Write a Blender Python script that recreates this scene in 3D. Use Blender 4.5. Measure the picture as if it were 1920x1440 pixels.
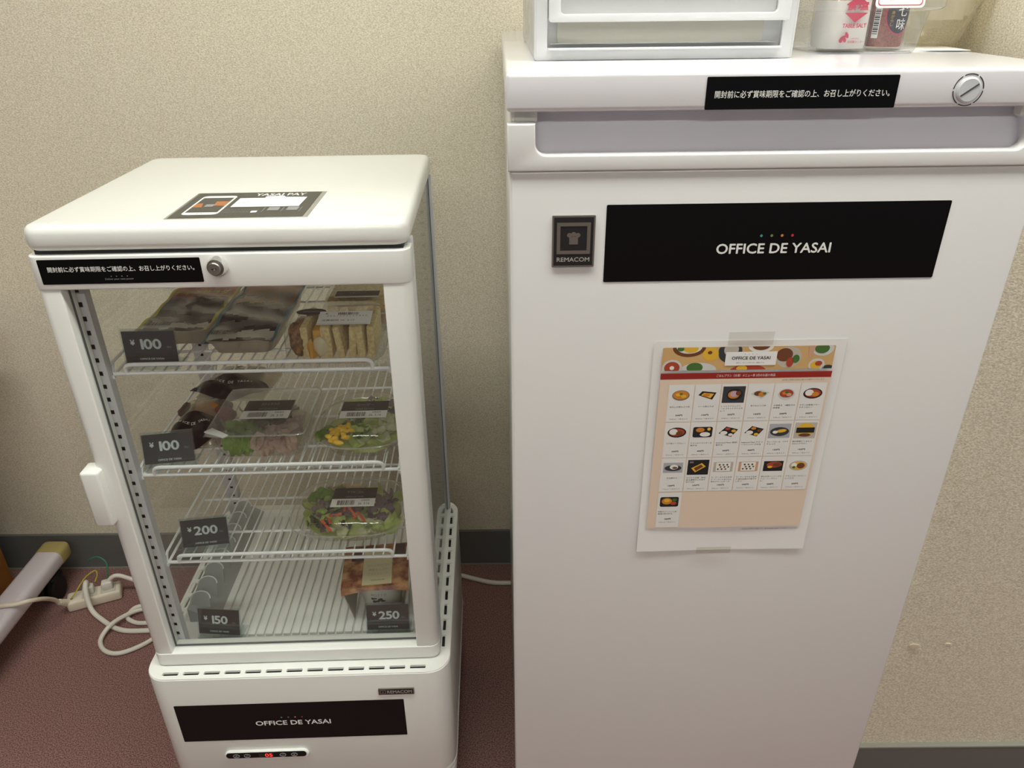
import bpy, bmesh, math, random
from mathutils import Matrix, Vector
random.seed(7)
sc = bpy.context.scene
for o in list(bpy.data.objects): bpy.data.objects.remove(o)

# ---------------------------------------------------------------- camera
F_PX, TH, RO, CAM_H = 1407.1, 0.4859, 0.0101, 1.2892
_D = Vector((0, -math.sin(TH), -math.cos(TH))); _FW = Vector((0, math.cos(TH), -math.sin(TH))); _X = Vector((1, 0, 0))
_R = _X * math.cos(RO) + _D * math.sin(RO); _DN = -_X * math.sin(RO) + _D * math.cos(RO)
cam = bpy.data.cameras.new('camera'); cam_o = bpy.data.objects.new('camera', cam); sc.collection.objects.link(cam_o)
cam.sensor_width = 36; cam.lens = F_PX / 1920 * 36; cam.clip_start = 0.01
cam_o.matrix_world = Matrix(((_R.x, -_DN.x, -_FW.x, 0), (_R.y, -_DN.y, -_FW.y, 0), (_R.z, -_DN.z, -_FW.z, CAM_H), (0, 0, 0, 1)))
sc.camera = cam_o
# ---------------------------------------------------------------- world, exposure, lamps
w = bpy.data.worlds.new('world'); sc.world = w; w.use_nodes = True
w.node_tree.nodes['Background'].inputs[0].default_value = (1.0, 0.97, 0.93, 1)
w.node_tree.nodes['Background'].inputs[1].default_value = 0.17
vs = sc.view_settings
sc.display_settings.display_device = 'sRGB'
vs.view_transform = 'Standard'; vs.look = 'None'; vs.gamma = 1; vs.use_curve_mapping = False
vs.exposure = 0.1
LAMP = 20.0            # emission of the ceiling light diffusers
CEIL = 2.55
CEILING_LIGHTS = [(-0.50, 0.42), (0.95, 0.42), (-0.50, -2.0), (0.95, -2.0)]
try:
    sc.cycles.transparent_max_bounces = 32
    sc.cycles.max_bounces = 10
except Exception: pass

# ---------------------------------------------------------------- helpers
def lin(c):
    c = c / 255.0
    return c / 12.92 if c <= 0.04045 else ((c + 0.055) / 1.055) ** 2.4
def rgb(t): return (lin(t[0]), lin(t[1]), lin(t[2]), 1)
def mat(name, col, rough=0.5, metal=0.0, spec=0.5, noise=None, bump=None, emit=None, coat=0):
    m = bpy.data.materials.new(name); m.use_nodes = True
    nt = m.node_tree; b = nt.nodes['Principled BSDF']
    b.inputs['Base Color'].default_value = rgb(col); b.inputs['Roughness'].default_value = rough
    b.inputs['Metallic'].default_value = metal; b.inputs['Specular IOR Level'].default_value = spec
    if coat: b.inputs['Coat Weight'].default_value = coat; b.inputs['Coat Roughness'].default_value = 0.08
    tc = nt.nodes.new('ShaderNodeTexCoord')
    if noise:                          # (scale, second colour, detail)
        n = nt.nodes.new('ShaderNodeTexNoise'); n.inputs['Scale'].default_value = noise[0]; n.inputs['Detail'].default_value = noise[2]
        r = nt.nodes.new('ShaderNodeValToRGB'); r.color_ramp.elements[0].position = 0.35; r.color_ramp.elements[1].position = 0.65
        r.color_ramp.elements[0].color = rgb(col); r.color_ramp.elements[1].color = rgb(noise[1])
        nt.links.new(tc.outputs['Object'], n.inputs['Vector']); nt.links.new(n.outputs['Fac'], r.inputs['Fac'])
        nt.links.new(r.outputs['Color'], b.inputs['Base Color'])
    if bump:                           # (scale, strength, distance)
        n = nt.nodes.new('ShaderNodeTexNoise'); n.inputs['Scale'].default_value = bump[0]; n.inputs['Detail'].default_value = 3
        bp = nt.nodes.new('ShaderNodeBump'); bp.inputs['Strength'].default_value = bump[1]; bp.inputs['Distance'].default_value = bump[2]
        nt.links.new(tc.outputs['Object'], n.inputs['Vector']); nt.links.new(n.outputs['Fac'], bp.inputs['Height'])
        nt.links.new(bp.outputs['Normal'], b.inputs['Normal'])
    if emit:
        b.inputs['Emission Color'].default_value = rgb(emit[0]); b.inputs['Emission Strength'].default_value = emit[1]
    return m
def clear_mat(name, tint=(255, 255, 255), ior=1.45, rough=0.03, haze=0.0, haze_col=(235, 235, 235), bump=None, through=0.5):
    """thin clear sheet: see-through with a Fresnel reflection and, if wanted, a milky share"""
    m = bpy.data.materials.new(name); m.use_nodes = True; nt = m.node_tree; nt.nodes.clear()
    out = nt.nodes.new('ShaderNodeOutputMaterial'); tr = nt.nodes.new('ShaderNodeBsdfTransparent'); tr.inputs[0].default_value = rgb(tint)
    gl = nt.nodes.new('ShaderNodeBsdfGlossy'); gl.inputs['Roughness'].default_value = rough
    lw = nt.nodes.new('ShaderNodeLayerWeight'); lw.inputs['Blend'].default_value = 0.5      # Facing = 1 - |cos|, Schlick's Fresnel below
    pw = nt.nodes.new('ShaderNodeMath'); pw.operation = 'POWER'; pw.inputs[1].default_value = 5.0; nt.links.new(lw.outputs['Facing'], pw.inputs[0])
    f0 = ((ior - 1) / (ior + 1)) ** 2
    fr = nt.nodes.new('ShaderNodeMath'); fr.operation = 'MULTIPLY_ADD'; fr.inputs[1].default_value = 1 - f0; fr.inputs[2].default_value = f0; nt.links.new(pw.outputs[0], fr.inputs[0])
    mx = nt.nodes.new('ShaderNodeMixShader')
    if bump:
        tc = nt.nodes.new('ShaderNodeTexCoord'); n = nt.nodes.new('ShaderNodeTexNoise'); n.inputs['Scale'].default_value = bump[0]
        bp = nt.nodes.new('ShaderNodeBump'); bp.inputs['Strength'].default_value = bump[1]; bp.inputs['Distance'].default_value = 0.002
        nt.links.new(tc.outputs['Object'], n.inputs['Vector']); nt.links.new(n.outputs['Fac'], bp.inputs['Height'])
        nt.links.new(bp.outputs['Normal'], gl.inputs['Normal']); nt.links.new(bp.outputs['Normal'], lw.inputs['Normal'])
    src = tr
    if haze > 0:
        df = nt.nodes.new('ShaderNodeBsdfDiffuse'); df.inputs[0].default_value = rgb(haze_col)
        tl = nt.nodes.new('ShaderNodeBsdfTranslucent'); tl.inputs[0].default_value = rgb(haze_col)
        m1 = nt.nodes.new('ShaderNodeMixShader'); m1.inputs[0].default_value = through
        nt.links.new(df.outputs[0], m1.inputs[1]); nt.links.new(tl.outputs[0], m1.inputs[2])
        m2 = nt.nodes.new('ShaderNodeMixShader'); m2.inputs[0].default_value = haze
        nt.links.new(tr.outputs[0], m2.inputs[1]); nt.links.new(m1.outputs[0], m2.inputs[2]); src = m2
    nt.links.new(fr.outputs[0], mx.inputs[0]); nt.links.new(src.outputs[0], mx.inputs[1]); nt.links.new(gl.outputs[0], mx.inputs[2])
    nt.links.new(mx.outputs[0], out.inputs[0])
    return m

FRONT = Matrix(((1, 0, 0, 0), (0, 0, -1, 0), (0, 1, 0, 0), (0, 0, 0, 1)))     # (u,v,w) -> x=u, z=v, outward = -y
def T(x, y, z): return Matrix.Translation((x, y, z))
def RX(a): return Matrix.Rotation(a, 4, 'X')
def RY(a): return Matrix.Rotation(a, 4, 'Y')
def RZ(a): return Matrix.Rotation(a, 4, 'Z')
def SC(x, y, z): return Matrix.Diagonal((x, y, z, 1))

def rrect(x0, x1, y0, y1, r=0.0, seg=5):
    rs = r if isinstance(r, (tuple, list)) else (r,) * 4      # corners: x0y0, x1y0, x1y1, x0y1
    pts = []
    for (cx, cy, a0, rr) in ((x0, y0, 180, rs[0]), (x1, y0, 270, rs[1]), (x1, y1, 0, rs[2]), (x0, y1, 90, rs[3])):
        if rr <= 0: pts.append((cx, cy)); continue
        ox = cx + (rr if cx == x0 else -rr); oy = cy + (rr if cy == y0 else -rr)
        for k in range(seg + 1):
            a = math.radians(a0 + 90 * k / seg); pts.append((ox + rr * math.cos(a), oy + rr * math.sin(a)))
    return pts
def ellipse(cx, cy, rx, ry, n=24, rot=0.0):
    c, s = math.cos(rot), math.sin(rot)
    return [(cx + c * rx * math.cos(a) - s * ry * math.sin(a), cy + s * rx * math.cos(a) + c * ry * math.sin(a)) for a in [2 * math.pi * k / n for k in range(n)]]

_text_cache = {}
def text_geo(s):
    if s not in _text_cache:
        c = bpy.data.curves.new('lettering', 'FONT'); c.body = s; c.size = 1.0; c.resolution_u = 3
        o = bpy.data.objects.new('lettering', c); me = bpy.data.meshes.new_from_object(o)
        vs_ = [tuple(v.co) for v in me.vertices]; fs = [tuple(p.vertices) for p in me.polygons]
        bpy.data.objects.remove(o); bpy.data.curves.remove(c); bpy.data.meshes.remove(me)
        if not vs_: vs_ = [(0, 0, 0)]
        xs_ = [v[0] for v in vs_]; ys_ = [v[1] for v in vs_]
        _text_cache[s] = (vs_, fs, min(xs_), max(xs_), min(ys_), max(ys_))
    return _text_cache[s]

class MB:
    def __init__(self): self.v = []; self.f = []; self.m = []
    def add(self, vs_, fs, m, M=None):
        b = len(self.v)
        for p in vs_:
            p = Vector(p)
            self.v.append(tuple(M @ p) if M is not None else tuple(p))
        for f in fs: self.f.append(tuple(b + i for i in f)); self.m.append(m)
        return self
    def box(self, x0, x1, y0, y1, z0, z1, m, r=0.0, seg=2, M=None):
        if r <= 0:
            return self.add([(x0, y0, z0), (x1, y0, z0), (x1, y1, z0), (x0, y1, z0), (x0, y0, z1), (x1, y0, z1), (x1, y1, z1), (x0, y1, z1)],
                            [(0, 3, 2, 1), (4, 5, 6, 7), (0, 1, 5, 4), (1, 2, 6, 5), (2, 3, 7, 6), (3, 0, 4, 7)], m, M)
        bm = bmesh.new(); bmesh.ops.create_cube(bm, size=1)
        for v in bm.verts: v.co = Vector(((x0 + x1) / 2 + v.co.x * (x1 - x0), (y0 + y1) / 2 + v.co.y * (y1 - y0), (z0 + z1) / 2 + v.co.z * (z1 - z0)))
        bmesh.ops.bevel(bm, geom=list(bm.edges), offset=r, offset_type='OFFSET', segments=seg, profile=0.5, affect='EDGES', clamp_overlap=True)
        bm.verts.index_update()
        vs_ = [tuple(v.co) for v in bm.verts]; fs = [tuple(v.index for v in f.verts) for f in bm.faces]; bm.free()
        return self.add(vs_, fs, m, M)
    def flat(self, pts, m, w=0.0, M=FRONT):
        return self.add([(p[0], p[1], w) for p in pts], [tuple(range(len(pts)))], m, M)
    def prism(self, pts, w0, w1, m, M=None, m_cap=None):
        n = len(pts); vs_ = [(p[0], p[1], w0) for p in pts] + [(p[0], p[1], w1) for p in pts]
        fs = [(i, (i + 1) % n, n + (i + 1) % n, n + i) for i in range(n)]
        self.add(vs_, fs, m, M)
        self.add(vs_, [tuple(range(n - 1, -1, -1)), tuple(range(n, 2 * n))], m_cap or m, M)
        return self
    def plate(self, outline, holes, w0, w1, m, M=None, bevel=0.0):
        c = bpy.data.curves.new('plate', 'CURVE'); c.dimensions = '2D'; c.fill_mode = 'BOTH'
        c.extrude = max((w1 - w0) / 2 - bevel, 0); c.bevel_depth = bevel; c.bevel_resolution = 2; c.offset = -bevel
        for pts in [outline] + list(holes):
            s = c.splines.new('POLY'); s.points.add(len(pts) - 1); s.use_cyclic_u = True
            for p, q in zip(s.points, pts): p.co = (q[0], q[1], 0, 1)
        o = bpy.data.objects.new('plate', c); me = bpy.data.meshes.new_from_object(o)
        bm = bmesh.new(); bm.from_mesh(me); bmesh.ops.remove_doubles(bm, verts=bm.verts, dist=1e-6); bmesh.ops.recalc_face_normals(bm, faces=bm.faces)
        bm.verts.index_update()
        vs_ = [(v.co.x, v.co.y, v.co.z + (w0 + w1) / 2) for v in bm.verts]; fs = [tuple(v.index for v in f.verts) for f in bm.faces]
        bm.free(); bpy.data.objects.remove(o); bpy.data.curves.remove(c); bpy.data.meshes.remove(me)
        return self.add(vs_, fs, m, M)
    def tube(self, path, r, m, n=8, M=None, closed=False, rs=None):
        path = [Vector(p) for p in path]; N = len(path); vs_ = []; up = None
        for i, p in enumerate(path):
            a = path[(i - 1) % N] if (closed or i > 0) else p; b = path[(i + 1) % N] if (closed or i < N - 1) else p
            t = (b - a).normalized()
            if up is None: up = Vector((0, 0, 1)) if abs(t.z) < 0.9 else Vector((1, 0, 0))
            s = t.cross(up)
            if s.length < 1e-6: s = t.cross(Vector((0, 1, 0)))
            s.normalize(); up = s.cross(t).normalized()
            rr = rs[i] if rs else r
            for k in range(n):
                a_ = 2 * math.pi * k / n; vs_.append(tuple(p + s * rr * math.cos(a_) + up * rr * math.sin(a_)))
        fs = []
        for i in range(N if closed else N - 1):
            j = (i + 1) % N
            for k in range(n): fs.append((i * n + k, i * n + (k + 1) % n, j * n + (k + 1) % n, j * n + k))
        if not closed: fs += [tuple(range(n - 1, -1, -1)), tuple(range((N - 1) * n, N * n))]
        return self.add(vs_, fs, m, M)
    def lathe(self, prof, m, n=24, M=None, shape=None, cap0=True, cap1=True):
        """prof: (scale or radius, z); shape: optional outline function of angle"""
        vs_ = []
        for (r, z) in prof:
            for k in range(n):
                a = 2 * math.pi * k / n
                x, y = shape(a) if shape else (math.cos(a), math.sin(a))
                vs_.append((r * x, r * y, z))
        fs = []
        for i in range(len(prof) - 1):
            for k in range(n): fs.append((i * n + k, i * n + (k + 1) % n, (i + 1) * n + (k + 1) % n, (i + 1) * n + k))
        if cap0: fs.append(tuple(range(n - 1, -1, -1)))
        if cap1: fs.append(tuple(range((len(prof) - 1) * n, len(prof) * n)))
        return self.add(vs_, fs, m, M)
    def grid(self, nu, nv, fn, m, M=None):
        vs_ = [fn(i / nu, j / nv) for j in range(nv + 1) for i in range(nu + 1)]
        fs = [(j * (nu + 1) + i, j * (nu + 1) + i + 1, (j + 1) * (nu + 1) + i + 1, (j + 1) * (nu + 1) + i) for j in range(nv) for i in range(nu)]
        return self.add(vs_, fs, m, M)
    def text(self, s, cx, cy, m, width=None, height=None, w=0.0, M=FRONT, bold=0.0, align='C', shear=0.0):
        vs_, fs, x0, x1, y0, y1 = text_geo(s)
        sx = sy = None
        if height: sy = height / max(y1 - y0, 1e-6)
        if width: sx = width / max(x1 - x0, 1e-6)
        sx = sx or sy; sy = sy or sx
        ox = (x0 + x1) / 2 if align == 'C' else (x0 if align == 'L' else x1); oy = (y0 + y1) / 2
        offs = [(0, 0, 0)]
        if bold: offs = [(0, 0, 0), (bold, 0, 4e-6), (-bold, 0, 8e-6), (0, bold, 1.2e-5), (0, -bold, 1.6e-5)]
        for dx, dy, dw in offs:
            self.add([((p[0] - ox) * sx + (p[1] - oy) * sy * shear + cx + dx, (p[1] - oy) * sy + cy + dy, w + dw) for p in vs_], fs, m, M)
        return self
    def digits(self, s, cx, cy, m, h, gap, w, M, bold):
        ws = [(lambda g_: (g_[3] - g_[2]) * 1.25 * h / (g_[5] - g_[4]))(text_geo(ch)) for ch in s]; x = cx - (sum(ws) + gap * (len(s) - 1)) / 2
        for ch, wd in zip(s, ws):
            self.text(ch, x + wd / 2, cy, m, width=wd, height=h, w=w, M=M, bold=bold); x += wd + gap
        return self
    def barcode(self, x0, x1, y0, y1, m, w, M=FRONT, seed=1):
        rn = random.Random(seed); x = x0
        while x < x1 - 1e-5:
            b = (x1 - x0) * rn.choice((0.018, 0.03, 0.045)); self.flat(rrect(x, min(x + b, x1), y0, y1), m, w, M); x += b + (x1 - x0) * rn.choice((0.02, 0.035))
        return self
    def build(self, name, parent=None, smooth=35, kind=None, loc=None, rot=None):
        me = bpy.data.meshes.new(name); me.from_pydata(self.v, [], self.f)
        mats = []
        for m in self.m:
            if m not in mats: mats.append(m)
        for m in mats: me.materials.append(m)
        ix = {m: i for i, m in enumerate(mats)}
        me.polygons.foreach_set('material_index', [ix[m] for m in self.m])
        if smooth: 
            me.polygons.foreach_set('use_smooth', [True] * len(me.polygons)); me.set_sharp_from_angle(angle=math.radians(smooth))
        me.update()
        o = bpy.data.objects.new(name, me); sc.collection.objects.link(o)
        if parent: o.parent = parent
        if loc: o.location = loc
        if rot: o.rotation_euler = rot
        if kind: o['kind'] = kind
        return o
def tag(o, label, cat, group=None):
    o['label'] = label; o['category'] = cat
    if group: o['group'] = group
    return o
def thing(name, label, cat, loc=(0, 0, 0), rz=0.0, group=None):
    o = bpy.data.objects.new(name, None); o.empty_display_size = 0.05; sc.collection.objects.link(o)
    o.location = loc; o.rotation_euler = (0, 0, rz)
    return tag(o, label, cat, group)
def share(src, name, parent, loc=(0, 0, 0), rot=(0, 0, 0), scale=(1, 1, 1), m=None):
    o = bpy.data.objects.new(name, src.data); sc.collection.objects.link(o); o.parent = parent
    o.location = loc; o.rotation_euler = rot; o.scale = scale
    return o
def smooth_path(pts, k=6):
    pts = [Vector(p) for p in pts]; out = []
    for i in range(len(pts) - 1):
        p0 = pts[max(i - 1, 0)]; p1 = pts[i]; p2 = pts[i + 1]; p3 = pts[min(i + 2, len(pts) - 1)]
        for j in range(k):
            t = j / k
            out.append(0.5 * ((2 * p1) + (p2 - p0) * t + (2 * p0 - 5 * p1 + 4 * p2 - p3) * t * t + (3 * p1 - p0 - 3 * p2 + p3) * t ** 3))
    out.append(pts[-1]); return out

# ---------------------------------------------------------------- materials
def wallpaper():
    m = bpy.data.materials.new('wallpaper'); m.use_nodes = True; nt = m.node_tree; b = nt.nodes['Principled BSDF']
    b.inputs['Roughness'].default_value = 0.75; b.inputs['Specular IOR Level'].default_value = 0.25
    tc = nt.nodes.new('ShaderNodeTexCoord')
    n = nt.nodes.new('ShaderNodeTexNoise'); n.inputs['Scale'].default_value = 400; n.inputs['Detail'].default_value = 3.5
    mp = nt.nodes.new('ShaderNodeMapping'); mp.inputs['Scale'].default_value = (0.8, 0.8, 1.5)
    r = nt.nodes.new('ShaderNodeValToRGB'); r.color_ramp.elements[0].position = 0.3; r.color_ramp.elements[1].position = 0.72
    r.color_ramp.elements[0].color = rgb((194, 184, 160)); r.color_ramp.elements[1].color = rgb((243, 236, 216))
    bp = nt.nodes.new('ShaderNodeBump'); bp.inputs['Strength'].default_value = 0.7; bp.inputs['Distance'].default_value = 0.0014
    L = nt.links.new
    L(tc.outputs['Object'], mp.inputs['Vector']); L(mp.outputs['Vector'], n.inputs['Vector']); L(n.outputs['Fac'], r.inputs['Fac'])
    L(r.outputs['Color'], b.inputs['Base Color']); L(n.outputs['Fac'], bp.inputs['Height']); L(bp.outputs['Normal'], b.inputs['Normal'])
    return m
M_WALL = wallpaper()
M_CARPET = mat('carpet', (98, 70, 67), 0.95, spec=0.1, noise=(430, (168, 131, 124), 2), bump=(430, 0.55, 0.003))
M_BASEB = mat('baseboard_vinyl', (104, 104, 101), 0.45)
M_BEAD = mat('baseboard_bead', (150, 150, 138), 0.5)
M_CEIL = mat('ceiling_board', (235, 232, 224), 0.9)
M_LAMP = mat('lamp_diffuser', (255, 250, 240), 0.5, emit=((250, 252, 245), LAMP))
M_WHITE = mat('white_enamel', (232, 233, 227), 0.28, coat=0.15)
M_FREEZER = mat('freezer_enamel', (226, 225, 223), 0.26, coat=0.2)
M_FRZTOP = mat('freezer_top_gloss', (232, 231, 234), 0.14, coat=0.3)
M_PLASTIC = mat('white_plastic', (226, 224, 218), 0.4)
M_RECESS = mat('handle_recess_plastic', (218, 216, 224), 0.4)
M_GREYMET = mat('grey_metal', (214, 217, 219), 0.35, metal=0.1)
M_DARKGAP = mat('dark_gap', (40, 40, 42), 0.7)
M_GASKET = mat('rubber_gasket', (78, 80, 82), 0.6)
M_BLACK = mat('black_print', (9, 9, 11), 0.25, spec=0.25)
M_BADGE = mat('badge_silver_ink', (176, 174, 166), 0.4)
M_BLACKM = mat('black_matt', (26, 25, 26), 0.55)
M_INK = mat('white_ink', (236, 236, 232), 0.5)
M_INKG = mat('grey_ink', (150, 150, 150), 0.5)
M_CHROME = mat('chrome', (238, 238, 238), 0.22, metal=0.9)
M_STEEL = mat('brushed_steel', (150, 146, 138), 0.35, metal=0.8)
M_WIRE = mat('white_coated_wire', (240, 243, 243), 0.35)
M_TRAY = mat('tray_plastic', (242, 243, 240), 0.35)
M_SILL = mat('sill_aluminium', (176, 188, 184), 0.35, metal=0.2)
M_GLASS = clear_mat('glass', (253, 254, 253), ior=1.5, rough=0.02)
M_GLASSD = clear_mat('door_glass', (253, 254, 253), ior=1.5, rough=0.02)
M_ACRYL = clear_mat('acrylic', (246, 250, 250), ior=1.55, rough=0.04, haze=0.035)
M_CLEARP = clear_mat('clear_plastic', (250, 250, 248), ior=1.55, rough=0.05, haze=0.05, bump=(60, 0.15))
M_FILM = clear_mat('clear_film', (250, 250, 248), ior=1.6, rough=0.08, haze=0.22, bump=(45, 0.6))
M_FROST = clear_mat('frosted_plastic', (240, 242, 242), ior=1.45, rough=0.25, haze=0.80, haze_col=(252, 252, 252), through=0.30)
M_BASKET = clear_mat('basket_plastic', (248, 249, 250), ior=1.48, rough=0.10, haze=0.09, haze_col=(240, 242, 245))
M_PAPER = mat('paper', (236, 235, 232), 0.7)
M_TAPE = clear_mat('sticky_tape', (250, 249, 247), ior=1.35, rough=0.35, haze=0.05, haze_col=(225, 222, 215))
M_TEAL = mat('dot_teal', (70, 160, 150)); M_GRN = mat('dot_green', (110, 140, 80)); M_ORG = mat('dot_orange', (214, 150, 70)); M_RED = mat('dot_red', (200, 50, 60))
DOTS = (M_TEAL, M_GRN, M_ORG, M_RED)
M_LED = mat('led_digits', (255, 60, 60), 0.4, emit=((255, 45, 40), 2.2))
M_WOOD = mat('brown_wood', (150, 98, 40), 0.45, noise=(14, (128, 80, 32), 5))
M_LEGW = mat('white_leg_paint', (214, 206, 212), 0.35)
M_CAPY = mat('yellowed_end_cap', (168, 154, 96), 0.5)
M_RUB = mat('black_rubber', (18, 18, 19), 0.5)
M_CORD = mat('white_cord', (224, 220, 208), 0.45)
M_STRIP = mat('ivory_plastic', (226, 216, 196), 0.45)
M_YEL = mat('earth_wire_yellow', (190, 176, 40), 0.5); M_GREENW = mat('earth_wire_green', (44, 132, 98), 0.5)

# ================================================================ the setting
WALL_Y, BB = 1.4744, 0.1086
PIL_X, PIL_Y = 0.553, 0.870
def struct(o): o['kind'] = 'structure'; return o
struct(MB().box(-3.5, 3.0, -3.0, WALL_Y + 0.1, -0.05, 0.0, M_CARPET).build('floor'))
struct(MB().box(-3.5, 3.0, WALL_Y, WALL_Y + 0.1, 0.0, CEIL, M_WALL).build('wall_back'))
wr = MB().box(PIL_X, 3.0, PIL_Y, WALL_Y, 0.0, CEIL, M_WALL)
wr = struct(wr.build('wall_right'))
M_TEAR = mat('torn_wallpaper', (212, 200, 178), 0.9)
tear = MB()
for (tx, tz, s, r0) in ((0.643, 0.346, 0.010, 0.3), (0.651, 0.338, 0.006, 1.1), (0.697, 0.349, 0.005, 0.0)):
    pts = [(tx + s * (0.6 + 0.5 * random.random()) * math.cos(a + r0) * 1.2, tz + s * 0.6 * (0.5 + 0.6 * random.random()) * math.sin(a + r0)) for a in [2 * math.pi * k / 9 for k in range(9)]]
    tear.prism(pts, 0.0, 0.0022, M_TEAR, T(0, PIL_Y, 0) @ FRONT)
tear.build('wallpaper_tear', wr)
bb = MB().box(-3.5, PIL_X - 0.012, WALL_Y - 0.008, WALL_Y, 0.0, BB - 0.004, M_BASEB, 0.0)
bb.box(-3.5, PIL_X - 0.012, WALL_Y - 0.0095, WALL_Y, 0.0, 0.004, M_BEAD)
struct(bb.build('baseboard_back'))
bb = MB().box(PIL_X - 0.008, 3.0, PIL_Y - 0.008, PIL_Y, 0.0, BB - 0.003, M_BASEB).box(PIL_X - 0.008, PIL_X, PIL_Y, WALL_Y, 0.0, BB - 0.003, M_BASEB)
bb.box(PIL_X - 0.009, 3.0, PIL_Y - 0.009, PIL_Y, BB - 0.003, BB, M_BEAD)
struct(bb.build('baseboard_right'))
struct(MB().box(-3.5, 3.0, -3.0, WALL_Y, CEIL, CEIL + 0.05, M_CEIL).build('ceiling'))
for i, (lx, ly) in enumerate(CEILING_LIGHTS):
    t = thing('ceiling_light', 'white framed panel light in the ceiling, %s %s' % ('left' if lx < 0 else 'right', 'above the appliances' if ly > -1 else 'behind the viewer'), 'ceiling light', (lx, ly, CEIL), 0, 'ceiling panel lights')
    MB().plate(rrect(-0.62, 0.62, -0.17, 0.17), [rrect(-0.60, 0.60, -0.15, 0.15)], -0.03, 0.0, M_WHITE).build('frame', t)
    MB().box(-0.60, 0.60, -0.15, 0.15, -0.022, -0.012, M_LAMP).build('diffuser', t)

# ================================================================ glass display refrigerator
SX, SY, SYAW = -0.5415, 0.807, 0.0262
def S2W(x, y, z=0.0):
    c, s = math.cos(SYAW), math.sin(SYAW); return (SX + c * x - s * y, SY + s * x + c * y, z)
W_, D_ = 0.428, 0.386
ZT = 1.0622
fr = thing('display_refrigerator', 'white four-sided glass display refrigerator with wire shelves of food', 'refrigerator', (SX, SY, 0), SYAW)
# base
BX0, BX1, BY0, BY1, BZ0, BZ1 = -0.013, 0.443, -0.027, 0.398, 0.158, 0.385
MB().plate(rrect(BX0, BX1, BY0, BY1, 0.032, 6), [rrect(BX0 + 0.01, BX1 - 0.01, BY0 + 0.01, BY1 - 0.01, 0.025, 6)], BZ0, BZ1 - 0.0, M_WHITE, bevel=0.002).build('base_housing', fr)
holes = []
n = 13
for k in range(n):
    x = 0.014 + k * (0.414 - 0.014) / n
    holes.append(rrect(x, x + 0.0235, BY0 + 0.0085, BY0 + 0.0145, 0.0008, 1))
for k in range(11):
    y = 0.022 + k * 0.0335
    holes.append(rrect(BX1 - 0.0140, BX1 - 0.0055, y, y + 0.024, 0.0008, 1)); holes.append(rrect(BX0 + 0.0055, BX0 + 0.0140, y, y + 0.024, 0.0008, 1))
MB().plate(rrect(BX0 + 0.001, BX1 - 0.001, BY0 + 0.001, BY1 - 0.001, 0.032, 6), holes, BZ1 - 0.003, BZ1 + 0.001, M_WHITE).build('vent_deck', fr)
MB().box(BX0 + 0.012, BX1 - 0.012, BY0 + 0.012, BY1 - 0.012, BZ0 + 0.005, BZ1 - 0.012, M_GASKET).build('compressor_box', fr)
for k in range(4):
    i_ = 0.003 + 0.004 * (k % 2 == 0) * 0 + 0.0015 * k
    z1 = BZ0 - 0.001 - k * 0.018
    MB().plate(rrect(BX0 - 0.004 + i_, BX1 + 0.004 - i_, BY0 - 0.002 + i_, BY1 - i_, 0.034, 6), [], z1 - 0.012, z1, M_WHITE, bevel=0.003).build('base_rib', fr)
MB().plate(rrect(BX0 + 0.01, BX1 - 0.01, BY0 + 0.01, BY1 - 0.01, 0.03, 6), [], BZ0 - 0.085, BZ0 + 0.002, M_DARKGAP).build('base_pan', fr)
for (cx, cy) in ((0.04, 0.03), (0.39, 0.03), (0.04, 0.35), (0.39, 0.35)):
    MB().lathe([(0.018, 0.0), (0.020, 0.004), (0.020, 0.012), (0.009, 0.014), (0.009, 0.075)], M_RUB, 16, T(cx, cy, 0)).build('levelling_foot', fr)
# base front: sign, badge, control panel
g = MB(); yb = BY0 - 0.0002
SGN = T(0, yb, 0) @ FRONT
g.prism(rrect(0.0225, 0.3705, 0.2492, 0.3302, 0.001, 2), 0.0, 0.0004, M_BLACK, SGN)
g.text('OFFICE DE YASAI', 0.197, 0.2865, M_INK, width=0.1150, height=0.0095, w=0.0006, M=SGN, bold=0.0003)
for k in range(4): g.flat(ellipse(0.1805 + k * 0.0105, 0.2985, 0.0013, 0.0013, 12), DOTS[k], 0.0006, SGN)
g.build('brand_sign', fr)
g = MB(); g.prism(rrect(0.334, 0.388, 0.3425, 0.3555, 0.001, 2), 0, 0.0018, M_STEEL, SGN); g.flat(rrect(0.3355, 0.3865, 0.344, 0.354), M_BLACKM, 0.0019, SGN)
g.plate(rrect(0.3365, 0.3455, 0.345, 0.353), [rrect(0.3375, 0.3445, 0.346, 0.352)], 0.0019, 0.0023, M_STEEL, SGN); g.flat(ellipse(0.341, 0.349, 0.0014, 0.0014, 8), M_STEEL, 0.0022, SGN)
g.text('REMACOM', 0.366, 0.349, M_BADGE, width=0.037, height=0.0062, w=0.0021, M=SGN, bold=0.00012); g.build('maker_badge', fr)
CZ = 0.2185
MB().plate(rrect(0.079, 0.213, CZ - 0.014, CZ + 0.008, 0.011, 6), [], -0.001, 0.005, M_WHITE, SGN, bevel=0.003).build('control_bezel', fr)
cp = MB().prism(rrect(0.083, 0.209, CZ - 0.0055, CZ + 0.006, 0.0055, 6), 0.004, 0.0058, M_BLACK, SGN).build('control_panel', fr)
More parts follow.
